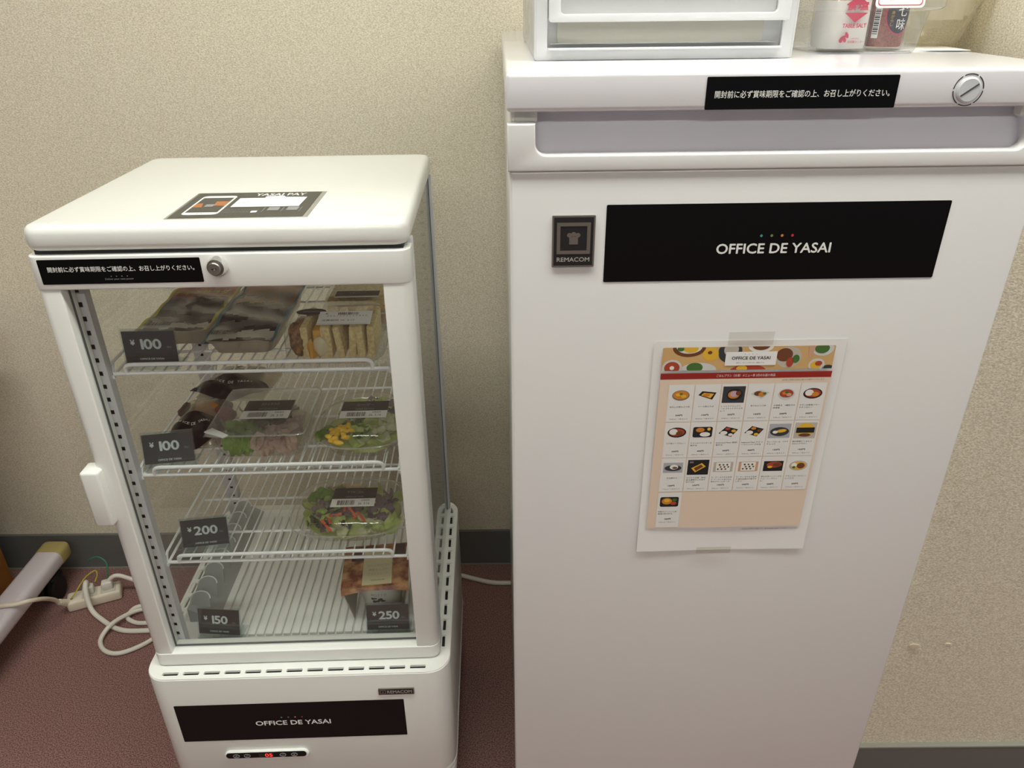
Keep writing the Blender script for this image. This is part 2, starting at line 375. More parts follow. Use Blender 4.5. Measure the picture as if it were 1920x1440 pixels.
for k, x in enumerate((0.099, 0.116, 0.172, 0.190)):
    b = MB().plate(ellipse(x, CZ, 0.0052, 0.0040, 16), [ellipse(x, CZ, 0.0042, 0.0031, 16)], 0.0056, 0.0063, M_INKG, SGN)
    if k in (0, 3): 
        s = 1 if k == 0 else -1; b.flat([(x - 0.0022, CZ - 0.0012 * s), (x + 0.0022, CZ - 0.0012 * s), (x, CZ + 0.0018 * s)][::s], M_INKG, 0.0060, SGN)
    else: b.flat(rrect(x - 0.0018, x + 0.0018, CZ - 0.0005, CZ + 0.0005), M_INKG, 0.0060, SGN)
    b.build('button', cp)
d = MB(); d.flat(rrect(0.1345, 0.158, CZ - 0.0042, CZ + 0.0052), M_BLACKM, 0.0060, SGN); d.text('05', 0.150, CZ + 0.0006, M_LED, width=0.0115, height=0.0072, w=0.0063, M=SGN); d.build('temperature_display', cp)
# cap
MB().plate(rrect(0, W_, 0, D_, 0.018, 6), [], 1.033, ZT, M_WHITE, bevel=0.009).build('top_cap', fr)
for x in (0.031, 0.409): MB().lathe([(0.0055, 0), (0.0055, 0.0004), (0.004, 0.0008)], M_WHITE, 16, T(x, 0.020, ZT - 0.0002)).build('cap_plug', fr)
MB().box(0.008, W_ - 0.008, 0.008, D_ - 0.008, 1.020, 1.036, M_DARKGAP).build('cap_neck', fr)
MB().box(0.018, W_ - 0.018, 0.036, D_ - 0.012, 0.994, 1.022, M_PLASTIC).build('ceiling_liner', fr)
g = MB(); TOP = T(0, 0, ZT)
def onTop(pts): return pts
# payment sticker on the cap, drawn in the sticker's own plane (u right, v away)
su0, su1, sv0, sv1 = 0.1545, 0.3070, 0.0270, 0.1430
STK = T(0, 0, ZT) @ SC(1, 1, 1)
g.prism(rrect(su0 - 0.003, su1 + 0.006, sv0 - 0.004, sv1 + 0.001, 0.001, 1), 0, 0.0002, M_TAPE, STK)
M_STKBK = mat('faded_black_print', (66, 66, 60), 0.35)
g.prism(rrect(su0, su1, sv0, sv1), 0.0001, 0.0004, M_STKBK, STK)
g.flat(rrect(su0 + 0.010, su0 + 0.052, sv0 + 0.012, sv0 + 0.100, 0.007, 4), M_INK, 0.0005, STK)
g.flat(rrect(su0 + 0.0125, su0 + 0.0495, sv0 + 0.022, sv0 + 0.090), M_STKBK, 0.0006, STK)
M_STKOR = mat('print_orange', (176, 110, 62), 0.4)
g.flat([(su0 + 0.0125, sv0 + 0.045), (su0 + 0.024, sv0 + 0.045), (su0 + 0.020, sv0 + 0.064), (su0 + 0.0125, sv0 + 0.062)], M_STKOR, 0.0007, STK)
g.flat([(su0 + 0.036, sv0 + 0.052), (su0 + 0.0495, sv0 + 0.050), (su0 + 0.0495, sv0 + 0.072), (su0 + 0.034, sv0 + 0.072)], M_STKOR, 0.0007, STK)
g.flat(rrect(su0 + 0.026, su0 + 0.036, sv0 + 0.047, sv0 + 0.058), M_INKG, 0.0008, STK)
for k in (0.028, 0.033): g.flat(ellipse(su0 + k, sv0 + 0.017, 0.0012, 0.0012, 8), M_INKG, 0.0006, STK)
g.flat([(su0 + 0.058, sv0 + 0.044), (su1 - 0.014, sv0 + 0.044), (su1 - 0.013, sv0 + 0.088), (su1 - 0.040, sv0 + 0.090), (su1 - 0.043, sv0 + 0.096), (su0 + 0.088, sv0 + 0.094), (su0 + 0.088, sv0 + 0.086), (su0 + 0.058, sv0 + 0.086)], M_PAPER, 0.0007, STK)
g.text('No.6', su0 + 0.070, sv0 + 0.066, M_BLACKM, width=0.008, w=0.0008, M=STK)
g.text('YASAI PAY', su0 + 0.104, sv0 + 0.103, M_INK, width=0.062, height=0.012, w=0.0006, M=STK, bold=0.0003)
g.text('ヤサイペイ', su0 + 0.064, sv0 + 0.103, M_INKG, width=0.012, w=0.0006, M=STK)
g.text('かんたんキャッシュレス', su0 + 0.075, sv0 + 0.032, M_INKG, width=0.040, height=0.005, w=0.0006, M=STK)
g.text('LINEで友だち追加', su0 + 0.070, sv0 + 0.022, M_INKG, width=0.030, height=0.005, w=0.0006, M=STK)
g.flat(rrect(su0 + 0.088, su0 + 0.095, sv0 + 0.018, sv0 + 0.026, 0.001, 2), M_INK, 0.0006, STK)
for k in (0.100, 0.122, 0.143): g.flat(rrect(su0 + k, su0 + k + 0.0008, sv0 + 0.020, sv0 + 0.042), M_INKG, 0.0006, STK)
for k in (0.105, 0.127): g.flat(rrect(su0 + k, su0 + k + 0.013, sv0 + 0.027, sv0 + 0.042), M_INKG, 0.0006, STK)
g.build('payment_sticker', fr)
# posts, glass
for (x0, x1, y0, y1) in ((0.0, 0.014, 0.368, 0.386), (0.414, 0.428, 0.368, 0.386), (0.0, 0.012, 0.030, 0.046), (0.416, 0.428, 0.030, 0.046)):
    MB().box(x0, x1, y0, y1, 0.386, 1.034, M_GREYMET, 0.0025, 2).box(x0 + 0.0045, x1 - 0.0045, y0 - 0.001 if y0 > 0.2 else y0 + 0.002, y1 + (0 if y0 > 0.2 else 0.001), 0.386, 1.034, M_GASKET).build('corner_post', fr)
for x in (0.005, 0.4215):
    MB().box(x, x + 0.0015, 0.044, 0.370, 0.388, 1.034, M_GLASS).build('side_pane', fr)
MB().box(0.012, 0.416, 0.3795, 0.381, 0.388, 1.034, M_GLASS).build('rear_pane', fr)
# interior tray
TZ = 0.396
tr = MB()
pts = [(0.026, TZ - 0.012)]
tr.box(0.014, 0.414, 0.030, 0.376, 0.386, TZ - 0.006, M_TRAY)
tr.box(0.020, 0.408, 0.0295, 0.033, 0.386, TZ + 0.003, M_SILL, 0.001, 1)
tr.box(0.020, 0.408, 0.033, 0.036, 0.386, TZ + 0.005, M_SILL, 0.001, 1)
tr.build('interior_floor', fr)
rib = None
for k in range(24):
    x = 0.074 + k * 0.0138
    if rib is None: rib = MB().box(-0.0055, 0.0055, 0.050, 0.350, TZ - 0.007, TZ - 0.0005, M_TRAY, 0.0018, 2).build('floor_rib', fr); rib.location = (x, 0, 0)
    else: share(rib, 'floor_rib', fr, (x, 0, 0))
MB().add([(0.022, 0.085, TZ + 0.022), (0.066, 0.085, TZ - 0.006), (0.066, 0.372, TZ - 0.006), (0.022, 0.372, TZ + 0.022), (0.022, 0.085, TZ - 0.008), (0.022, 0.372, TZ - 0.008)],
         [(0, 1, 2, 3), (0, 4, 1), (3, 2, 5), (0, 3, 5, 4)], mat('side_channel_grey', (172, 176, 176), 0.4)).build('side_channel', fr)
scoop = None
M_SCOOP = clear_mat('scoop_plastic', (225, 228, 228), haze=0.6, haze_col=(226, 230, 230), rough=0.2)
for k in range(8):
    y = 0.094 + k * 0.0345
    if scoop is None:
        def fn(u, v):
            a = math.pi * (0.02 + 0.96 * u); return (0.018 * math.cos(a) * (1 - 0.12 * v), 0.010 * math.sin(a) + 0.012 * v - 0.008, 0.030 * v * (0.75 + 0.25 * math.sin(a)))
        scoop = MB().grid(14, 4, fn, M_SCOOP).tube([fn(i / 14, 1) for i in range(15)], 0.0010, M_WIRE, 6).build('duct_scoop', fr); scoop.location = (0.040, y, TZ + 0.008)
    else: share(scoop, 'duct_scoop', fr, (0.040, y, TZ + 0.008))
# shelf support rails
def support(x0, x1, y, hole, step):
    hs = []; z = 0.420; cx = (x0 + x1) / 2 + 0.0022
    while z < 1.0:
        hs.append(rrect(cx - hole, cx + hole, z, z + hole * 1.7, 0.0)); z += step
    m = MB().plate(rrect(x0, x1, 0.39, 1.015), hs, 0, 0.0012, M_GREYMET, T(0, y, 0) @ FRONT)
    m.box(x0, x0 + 0.001, y, y + 0.012, 0.39, 1.015, M_GREYMET).box(x1 - 0.001, x1, y, y + 0.012, 0.39, 1.015, M_GREYMET)
    m.box(x0 + 0.001, x1 - 0.001, y + 0.009, y + 0.010, 0.39, 1.015, M_DARKGAP)
    m.build('shelf_support_rail', fr)
support(0.014, 0.0375, 0.0305, 0.0038, 0.0185); support(0.392, 0.414, 0.0305, 0.0038, 0.0185)
support(0.006, 0.028, 0.358, 0.0028, 0.0185); support(0.398, 0.420, 0.358, 0.0028, 0.0185)
# door
def plan(x0, x1, y0, y1, r, z0, z1, mm, mb=None, bevel=0.0015): return (mb or MB()).plate(rrect(x0, x1, y0, y1, r, 6), [], z0, z1, mm, bevel=bevel)
door = plan(0.0005, 0.0283, 0.0, 0.029, (0.011, 0.002, 0.002, 0.002), 0.411, 0.9903, M_WHITE).build('door', fr)
plan(0.394, 0.4275, 0.0, 0.029, (0.002, 0.013, 0.002, 0.002), 0.411, 0.9903, M_WHITE).build('door_stile', door)
plan(0.0, 0.428, -0.0012, 0.029, (0.012, 0.014, 0.002, 0.002), 0.9893, 1.0292, M_WHITE).build('door_top_rail', door)
plan(0.0, 0.428, -0.0010, 0.029, (0.012, 0.014, 0.002, 0.002), 0.3885, 0.4115, M_WHITE).build('door_bottom_rail', door)
MB().box(0.027, 0.3955, 0.012, 0.0135, 0.410, 0.9905, M_GLASSD).build('door_pane', door)
MB().plate(rrect(0.0265, 0.396, 0.409, 0.991), [rrect(0.0290, 0.3935, 0.4120, 0.989)], -0.0180, -0.0145, M_GASKET, FRONT).build('door_gasket', door)
MB().box(-0.0135, 0.0115, -0.012, 0.016, 0.6605, 0.7465, M_WHITE, 0.004, 3).build('door_handle', door)
lk = MB(); LM = T(0.2115, -0.0012, 1.0155) @ FRONT
lk.lathe([(0.0118, 0), (0.0118, 0.002), (0.0095, 0.009)], M_CHROME, 28, LM, cap1=False).lathe([(0.0095, 0.009), (0.0072, 0.0085), (0.0072, 0.0125), (0.0064, 0.0135)], M_STEEL, 28, LM, cap0=False)
lk.flat(rrect(-0.0028, 0.0028, -0.0008, 0.0008), M_DARKGAP, 0.0137, LM).flat(ellipse(0.0006, -0.0004, 0.0012, 0.0008, 8), M_CHROME, 0.0139, LM); lk.build('door_lock', door)
NOTICE = '開封前に必ず賞味期限をご確認の上、お召し上がりください。'
g = MB(); SM = T(0, -0.0013, 0) @ FRONT
g.prism(rrect(0.0125, 0.1928, 0.9965, 1.0255, 0.001, 2), 0, 0.0003, M_BLACK, SM)
g.text(NOTICE, 0.1035, 1.0140, M_INK, width=0.1630, height=0.0062, w=0.0005, M=SM, bold=0.00006)
for k in range(4): g.flat(ellipse(0.0905 + k * 0.0060, 1.0052, 0.0006, 0.0006, 8), M_INKG, 0.0005, SM)
g.text('Deliver your next power', 0.0990, 1.0018, M_INKG, width=0.0320, height=0.0026, w=0.0005, M=SM); g.build('notice_sticker', door)

# wire shelves (lift out: things of their own)
shelf0 = None
def wire_shelf(z, label):
    s = thing('wire_shelf', label, 'shelf', S2W(0, 0, z), SYAW, 'white wire shelves of the display refrigerator')
    X0, X1, Y0, Y1 = 0.040, 0.386, 0.040, 0.350
    global wire_src
    r = MB().tube(smooth_path([(X0 + 0.016, Y0, -0.001), (X0 + 0.016, Y0 - 0.001, 0.008), (X0 + 0.020, Y0 - 0.002, 0.0125), (X0 + 0.028, Y0 - 0.002, 0.0135)], 4)
              + smooth_path([(X1 - 0.032, Y0 - 0.002, 0.0135), (X1 - 0.025, Y0 - 0.002, 0.0125), (X1 - 0.021, Y0 - 0.001, 0.008), (X1 - 0.021, Y0, -0.001)], 4), 0.0026, M_WIRE, 8)
    r.build('guard_rail', s)
    MB().tube([(X0, Y0, 0), (X1, Y0, 0)], 0.0024, M_WIRE, 8).build('front_bar', s)
    for y in (0.110, 0.195, 0.285, Y1): MB().tube([(X0, y, -0.0035), (X1, y, -0.0035)], 0.0019, M_WIRE, 6).build('cross_bar', s)
    for x in (X0, X1): MB().tube([(x, Y0, 0), (x, Y1, 0)], 0.0021, M_WIRE, 6).build('side_bar', s)
    for sx, x in ((1, X0), (-1, X1)): MB().tube(smooth_path([(x - sx * 0.003, Y0 + 0.002, 0.0), (x - sx * 0.003, Y0 + 0.008, 0.010), (x - sx * 0.002, Y0 + 0.030, 0.014), (x - sx * 0.002, Y1 - 0.01, 0.014), (x - sx * 0.002, Y1, 0.0)], 4), 0.0019, M_WIRE, 6).build('side_guard', s)
    for k in range(23):
        x = X0 + 0.0148 * (k + 1)
        if x > X1 - 0.006: break
        if wire_src is None:
            wire_src = MB().tube([(0, Y0, 0.0), (0, Y1, 0.0), (0, Y1 + 0.002, 0.012)], 0.00125, M_WIRE, 6).build('wire', s); wire_src.location = (x, 0, 0)
        else: share(wire_src, 'wire', s, (x, 0, 0))
    for sx, x in ((1, X0), (-1, X1)):
        for y in (Y0, Y1 + 0.002):
            MB().box(x - sx * 0.009 - 0.0025, x - sx * 0.009 + 0.0025, y - 0.003, y + 0.003, -0.012, 0.006, M_WIRE, 0.001, 1).box(min(x, x - sx * 0.010), max(x, x - sx * 0.010), y - 0.0022, y + 0.0022, -0.006, -0.0015, M_WIRE).tube([(x - sx * 0.006, y, 0.0), (x - sx * 0.006, y, 0.012)], 0.0022, M_WIRE, 6).build('bracket', s)
    return s
wire_src = None
SH1, SH2, SH3 = 0.8615, 0.7065, 0.5535
wire_shelf(SH1, 'topmost white wire shelf, under the sandwiches and two film-lidded trays')
wire_shelf(SH2, 'middle white wire shelf, under the square salad tray and the bag')
wire_shelf(SH3, 'lowest white wire shelf, carrying a single oval rice salad bowl')

# ---------------------------------------------------------------- price cards
def price_card(x, y, z, yaw, price, label, lean=16):
    t = thing('price_card', label, 'price card', S2W(x, y, z), SYAW + yaw, 'price cards in acrylic stands')
    a = math.radians(lean)
    MB().box(-0.034, 0.034, -0.004, 0.030, 0.0005, 0.0025, M_ACRYL, 0.0006, 1).box(-0.034, 0.034, -0.0045, -0.0025, 0.0, 0.006, M_ACRYL, 0.0006, 1).build('stand_base', t)
    P = T(0, 0, 0.0035) @ RX(-a)
    MB().box(-0.034, 0.034, 0.0012, 0.0026, 0.0, 0.050, M_ACRYL, 0, 1, P).build('back_sheet', t)
    MB().box(-0.034, 0.034, -0.0022, -0.0012, 0.0, 0.050, M_ACRYL, 0, 1, P).build('front_sheet', t)
    c = MB(); c.box(-0.0325, 0.0325, -0.0006, 0.0004, 0.0055, 0.0470, M_CARD, 0, 1, P)
    TM = P @ T(0, -0.0007, 0) @ FRONT
    c.text('¥', -0.0205, 0.0325, M_INK, height=0.0068, w=0.0001, M=TM, bold=0.00035); c.digits(price, 0.0020, 0.0300, M_INK, 0.0126, 0.0013, 0.0001, TM, 0.0006)
    c.text('税込', 0.0240, 0.0258, M_INKG, width=0.0055, w=0.0001, M=TM); c.text('OFFICE DE YASAI', 0.0, 0.0105, M_INK, width=0.0300, height=0.0025, w=0.0001, M=TM, bold=0.00008)
    c.build('card', t)
    return t
M_CARD = mat('card_print', (34, 31, 31), 0.45)
price_card(0.088, 0.047, SH1 + 0.0026, 0.0, '100', 'black 100 yen price card on the topmost shelf, in front of film-lidded trays', 6)
price_card(0.074, 0.051, SH2 + 0.0026, 0.13, '100', 'black 100 yen price card on the middle shelf, in front of the bag')
price_card(0.090, 0.060, SH3 + 0.0026, 0.12, '200', 'black 200 yen price card on the lowest wire shelf')
price_card(0.0845, 0.0415, TZ, -0.10, '150', 'black 150 yen price card on the refrigerator floor')
price_card(0.346, 0.0410, TZ, 0.0, '250', 'black 250 yen price card in front of the soup cup')

# ---------------------------------------------------------------- food: film-lidded trays
M_TRAYF = clear_mat('food_tray_plastic', (240, 238, 230), haze=0.55, haze_col=(214, 208, 194), rough=0.25)
def film_tray(x0, x1, y0, y1, label, edge, word, hue, seed):
    t = thing('food_tray', label, 'food tray', S2W((x0 + x1) / 2, (y0 + y1) / 2, SH1 + 0.0013), SYAW, 'trays with printed film lids')
    hw, hd, h = (x1 - x0) / 2, (y1 - y0) / 2, 0.027
    MB().lathe([(0.80, 0.0), (0.84, 0.002), (0.95, h - 0.004), (1.0, h - 0.002), (1.0, h)], M_TRAYF, 40, SC(hw, hd, 1), shape=lambda a: (math.copysign(abs(math.cos(a)) ** 0.25, math.cos(a)), math.copysign(abs(math.sin(a)) ** 0.25, math.sin(a))), cap1=False).build('tray', t)
    rn = random.Random(seed)
    ph = [rn.uniform(0, 6) for _ in range(4)]
    def zf(u, v): return h + 0.0018 * math.sin(9 * v + ph[0] + 2 * u) + 0.0014 * math.sin(23 * v + 5 * u + ph[1]) + 0.001 * math.sin(12 * u + ph[2])
    f = MB(); NU, NV = 24, 44
    for j in range(NV):
        for i in range(NU):
            u, v = (i + .5) / NU, (j + .5) / NV
            wob = 0.02 * math.sin(9 * u + ph[3]) + 0.012 * math.sin(21 * u)
            vv = v + wob
            if u < 0.04 or u > 0.96: m = edge
            elif vv < 0.05: m = M_FBLK
            elif vv < 0.155: m = M_FWHT
            elif vv < 0.20: m = M_FBLK
            elif vv < 0.30: m = M_FGRY
            elif vv < 0.62: m = M_FBLK if math.sin(31 * vv + 6 * u) < 0.55 else M_FGRY
            elif vv < 0.86: m = hue
            else: m = M_FPNK if math.sin(17 * vv + 5 * u) < 0.3 else hue
            q = [(-hw + 2 * hw * a_, -hd + 2 * hd * b_, zf(a_, b_)) for a_, b_ in ((i / NU, j / NV), ((i + 1) / NU, j / NV), ((i + 1) / NU, (j + 1) / NV), (i / NU, (j + 1) / NV))]
            f.add(q, [(0, 1, 2, 3)], m)
    L = T(0, 0, h + 0.0052)
    f.barcode(-hw * 0.86, -hw * 0.1, -hd * 0.86, -hd * 0.74, M_BLACKM, 0.0, T(0, 0, h + 0.0034), seed)
    f.text(word, 0, hd * 0.36, edge, width=hw * 1.7, height=hd * 0.20, w=0, M=L, bold=0.0006)
    f.build('film_lid', t, smooth=60)
    return t
M_FBLK = mat('film_black', (46, 42, 42), 0.25); M_FGRY = mat('film_grey', (92, 90, 88), 0.25); M_FWHT = mat('film_white', (186, 184, 172), 0.3)
M_FPNK = mat('film_pink', (172, 132, 112), 0.3); M_FTAN = mat('film_tan', (150, 122, 100), 0.3); M_FRED = mat('film_red', (160, 96, 78), 0.3)
M_EYEL = mat('film_edge_yellow', (178, 168, 44), 0.35); M_EBLU = mat('film_edge_blue', (44, 108, 132), 0.35)
film_tray(0.044, 0.138, 0.106, 0.300, 'food tray with black printed film and yellow edges on the topmost shelf', M_EYEL, 'チキンサラダ', M_FRED, 3)
film_tray(0.142, 0.235, 0.070, 0.290, 'food tray with black printed film and blue edges on the topmost shelf', M_EBLU, 'ヨークシスち', M_FTAN, 5)

# ---------------------------------------------------------------- food: sandwiches
M_BREAD = mat('white_bread', (238, 222, 168), 0.85, noise=(220, (206, 186, 128), 3), bump=(260, 0.5, 0.001))
M_CRUST = mat('cutlet_brown', (176, 130, 76), 0.8, noise=(160, (96, 62, 30), 4), bump=(150, 0.9, 0.002))
M_EGGY = mat('egg_yolk', (226, 172, 52), 0.55, bump=(120, 0.4, 0.001)); M_EGGW = mat('egg_white', (228, 218, 184), 0.45)
M_HAM = mat('ham', (196, 140, 104), 0.5); M_LETT = mat('lettuce', (128, 140, 60), 0.55, noise=(60, (164, 170, 96), 3))
def label_bits(mb, M, w, h, split, title, sub, date, seed, m_top=None, brand='OFFICE DE YASAI'):
    """black-over-white product label centred at the origin of M (u right, v up)"""
    mb.prism(rrect(-w / 2, w / 2, -h / 2, h / 2), 0, 0.0002, M_PAPER, M)
    mb.flat(rrect(-w / 2, w / 2, -h / 2 + split * h, h / 2), M_CARD, 0.0003, M)
    top = h * (1 - split)
    if title: mb.text(title, 0, h / 2 - top * 0.38, M_INKG, width=w * 0.38, height=top * 0.26, w=0.0004, M=M)
    if brand: mb.text(brand, 0, h / 2 - top * 0.82, M_INKG, width=w * 0.40, height=top * 0.12, w=0.0004, M=M)
    if split > 0.2:
        mb.barcode(-w * 0.36, w * 0.04, -h / 2 + split * h * 0.2, -h / 2 + split * h * 0.8, M_CARD, 0.0004, M, seed)
        mb.text('消費期限', w * 0.27, -h / 2 + split * h * 0.75, M_CARD, width=w * 0.2, height=split * h * 0.2, w=0.0004, M=M)
        mb.text(date, w * 0.25, -h / 2 + split * h * 0.35, M_CARD, width=w * 0.26, height=split * h * 0.28, w=0.0004, M=M)
def blob(mb, c, r, m, seed, n=10, amp=0.18):
    rn = random.Random(seed); ph = [rn.uniform(0, 6) for _ in range(6)]
    vs_ = []; K = 7
    for j in range(K + 1):
        th = math.pi * j / K
        for i in range(n):
            a = 2 * math.pi * i / n
            q = 1 + amp * (math.sin(3 * a + ph[0] + 2 * th) * math.sin(th) + 0.6 * math.sin(5 * th + ph[1] + a))
            vs_.append((c[0] + r[0] * q * math.sin(th) * math.cos(a), c[1] + r[1] * q * math.sin(th) * math.sin(a), c[2] + r[2] * q * math.cos(th)))
    fs = [(j * n + i, j * n + (i + 1) % n, (j + 1) * n + (i + 1) % n, (j + 1) * n + i) for j in range(K) for i in range(n)]
    return mb.add(vs_, fs, m)
t = thing('sandwich_pack', 'clear pack of egg and cutlet sandwiches with an oval black sticker', 'sandwich pack', S2W(0.314, 0.098, SH1 + 0.0013), SYAW)
sq = lambda p: (lambda a: (math.copysign(abs(math.cos(a)) ** p, math.cos(a)), math.copysign(abs(math.sin(a)) ** p, math.sin(a))))
MB().lathe([(0.90, 0.0), (1.0, 0.006), (1.0, 0.010), (0.98, 0.036), (0.92, 0.048), (0.80, 0.052)], M_CLEARP, 44, SC(0.064, 0.050, 1), shape=sq(0.35)).build('clear_pack', t)
slx = [(-0.047, 0.012, M_CRUST), (-0.033, 0.010, M_BREAD), (-0.020, 0.012, M_EGGY), (-0.007, 0.013, M_BREAD), (0.009, 0.010, M_BREAD), (0.021, 0.010, M_BREAD), (0.033, 0.011, M_BREAD), (0.044, 0.010, M_BREAD)]
for k, (x, w_, m) in enumerate(slx):
    if m is M_BREAD:
        MB().box(-w_ / 2, w_ / 2, -0.036, 0.036, 0.003, 0.0475, M_BREAD, 0.003, 2, T(x * 1.08, 0, 0) @ RY(math.radians((-3, 0, 0, -2, -6, 5, -3, 2)[k]))).build('bread_slice', t)
    elif m is M_CRUST:
        blob(MB(), (x, -0.010, 0.024), (0.013, 0.034, 0.024), M_CRUST, 4).build('cutlet', t)
    else:
        MB().box(x - w_ / 2, x + w_ / 2, -0.034, 0.034, 0.004, 0.043, M_EGGY, 0.004, 2).build('egg_filling', t)
        b = blob(MB(), (x + 0.004, -0.036, 0.021), (0.010, 0.006, 0.013), M_EGGW, 9, amp=0.1); b.build('boiled_egg', t)
        blob(MB(), (x - 0.008, -0.036, 0.016), (0.005, 0.006, 0.014), M_EGGY, 12).build('egg_yolk', t)
st = MB(); st.prism(ellipse(0, 0, 0.0195, 0.0105, 28), 0, 0.0003, M_CARD, T(-0.032, 0.004, 0.0526)); st.text('SANDWICH', 0, 0, M_INKG, width=0.022, height=0.0035, w=0.0004, M=T(-0.032, 0.004, 0.0526)); st.build('oval_sticker', t)
st = MB(); LM = T(0.016, -0.0210, 0.0535) @ RX(math.radians(8))
st.prism(rrect(-0.034, 0.034, -0.0165, 0.0165), 0, 0.0003, M_PAPER, LM); st.text('K', -0.024, 0.0105, M_CARD, height=0.0045, w=0.0004, M=LM); st.barcode(-0.010, 0.016, 0.007, 0.0135, M_CARD, 0.0004, LM, 5)
st.text('4 9 0 1 2 3 4 5 6 7 8 9 0', 0.002, 0.0045, M_CARD, width=0.052, height=0.0022, w=0.0004, M=LM); st.text('消費期限 26. 3.17', -0.008, -0.006, M_CARD, width=0.042, height=0.0042, w=0.0004, M=LM); st.build('white_label', t)
t = thing('sandwich_pack', 'clear sandwich pack with a black top label, standing behind the egg sandwiches', 'sandwich pack', S2W(0.331, 0.190, SH1 + 0.0013), SYAW)
MB().lathe([(0.92, 0.0), (1.0, 0.006), (1.0, 0.030), (1.03, 0.034), (0.95, 0.050), (0.90, 0.052)], M_CLEARP, 44, SC(0.045, 0.041, 1), shape=sq(0.2)).build('clear_pack', t)
for k, m in enumerate((M_BREAD, M_HAM, M_BREAD, M_EGGY, M_BREAD)): MB().box(-0.040, 0.040, -0.036, 0.036, 0.003 + 0.009 * k, 0.011 + 0.009 * k, m, 0.002, 2).build('bread_slice' if m is M_BREAD else 'filling', t)
st = MB(); label_bits(st, T(0.002, -0.0265, 0.0526), 0.060, 0.024, 0.18, 'たまごサンド', '', '', 3, brand=None); st.build('black_label', t)
MB().box(-0.041, 0.041, -0.0425, -0.0415, 0.022, 0.028, mat('orange_band', (176, 92, 38), 0.4)).build('orange_band', t)

# ---------------------------------------------------------------- food: bags on the middle shelf
M_BAGF = clear_mat('bag_film', (246, 242, 234), rough=0.12, haze=0.42, haze_col=(196, 188, 168), bump=(40, 0.8))
M_OCH = mat('pumpkin_orange', (182, 118, 40), 0.5); M_SALAMI = mat('pepper_red', (122, 52, 42), 0.45); M_DKBR = mat('dark_brown_food', (72, 54, 44), 0.6)
def bag(loc, yaw, w_, d_, h, label, rich):
    t = thing('food_bag', label, 'food bag', loc, yaw, 'bagged snacks on the middle shelf')
    rn = random.Random(11 if rich else 12); ph = [rn.uniform(0, 6) for _ in range(5)]
    def top(u, v):
        e = (max(0.0, math.sin(math.pi * u)) ** 0.5) * (max(0.0, math.sin(math.pi * v)) ** 0.5)
        return (-w_ / 2 + w_ * u, -d_ / 2 + d_ * v, 0.004 + h * e * (1 + 0.12 * math.sin(11 * u + ph[0]) * math.sin(9 * v + ph[1])) + 0.001 * math.sin(30 * v + 9 * u))
    def bot(u, v): p = top(1 - u, v); return (p[0], p[1], 0.001 + 0.0012 * abs(math.sin(8 * v)))
    MB().grid(20, 20, top, M_BAGF).grid(20, 20, bot, M_BAGF).build('film', t)
    def band(u, v):
        p = top(u, v * 0.34); q = 0.0018 + 0.004 * math.sin(7 * u + 1) * (1 - v)
        return (p[0] * 1.02, p[1] - 0.012 * (1 - v), p[2] + q + 0.014 * (1 - v) * (0.35 + 0.65 * abs(2 * u - 1) ** 1.5))
    b = MB().grid(22, 8, band, M_BLACK)
    b.build('black_seal_band', t)
    x = MB()
    for ch, u in zip('OFFICE DE YASAI', [0.18 + 0.045 * k for k in range(15)]):
        if ch == ' ': continue
        p0 = Vector(band(u, 0.6)); p1 = Vector(band(u + 0.02, 0.6)); p2 = Vector(band(u, 0.75))
        ex_ = (p1 - p0).normalized(); ey_ = (p2 - p0); ey_ = (ey_ - ex_ * ey_.dot(ex_)).normalized(); ez_ = ex_.cross(ey_)
        M = Matrix(((ex_.x, ey_.x, ez_.x, p0.x), (ex_.y, ey_.y, ez_.y, p0.y), (ex_.z, ey_.z, ez_.z, p0.z), (0, 0, 0, 1)))
        x.text(ch, 0, 0, M_INK, height=0.0048, w=0.0012, M=M)
    x.build('band_lettering', t)
    if rich:
        l = MB(); LM = T(-0.028, -d_ / 2 - 0.010, 0.010) @ RX(math.radians(62)) @ RZ(-0.12)
        l.prism(rrect(-0.018, 0.022, -0.009, 0.005), 0, 0.0003, M_PAPER, LM); l.text('賞味期限', 0.0, 0.001, M_CARD, width=0.022, height=0.003, w=0.0004, M=LM); l.text('26.04.15', 0.004, -0.005, M_CARD, width=0.018, height=0.003, w=0.0004, M=LM); l.build('date_label', t)
        for (c, r, m, sd) in (((0.008, 0.016, 0.020), (0.020, 0.016, 0.014), M_OCH, 1), ((0.030, 0.004, 0.018), (0.020, 0.014, 0.013), M_SALAMI, 2), ((-0.022, 0.020, 0.018), (0.014, 0.016, 0.014), M_DKBR, 3), ((0.022, 0.034, 0.016), (0.020, 0.010, 0.012), M_DKBR, 4)):
            blob(MB(), c, r, m, sd, amp=0.12).build('dried_fruit_piece', t)
    else:
        for (c, r, m, sd) in (((-0.01, 0.016, 0.016), (0.024, 0.016, 0.012), M_DKBR, 7), ((0.02, 0.016, 0.015), (0.016, 0.014, 0.011), M_DKBR, 8)): blob(MB(), c, r, m, sd, amp=0.12).build('snack_piece', t)
    return t
bag(S2W(0.081, 0.160, SH2 + 0.0013), SYAW + 0.12, 0.070, 0.118, 0.036, 'crumpled bag with black band, orange and red pieces inside', True)
bag(S2W(0.100, 0.290, SH2 + 0.0013), SYAW - 0.10, 0.110, 0.095, 0.028, 'dark bag with black band at the back of the middle shelf', False)

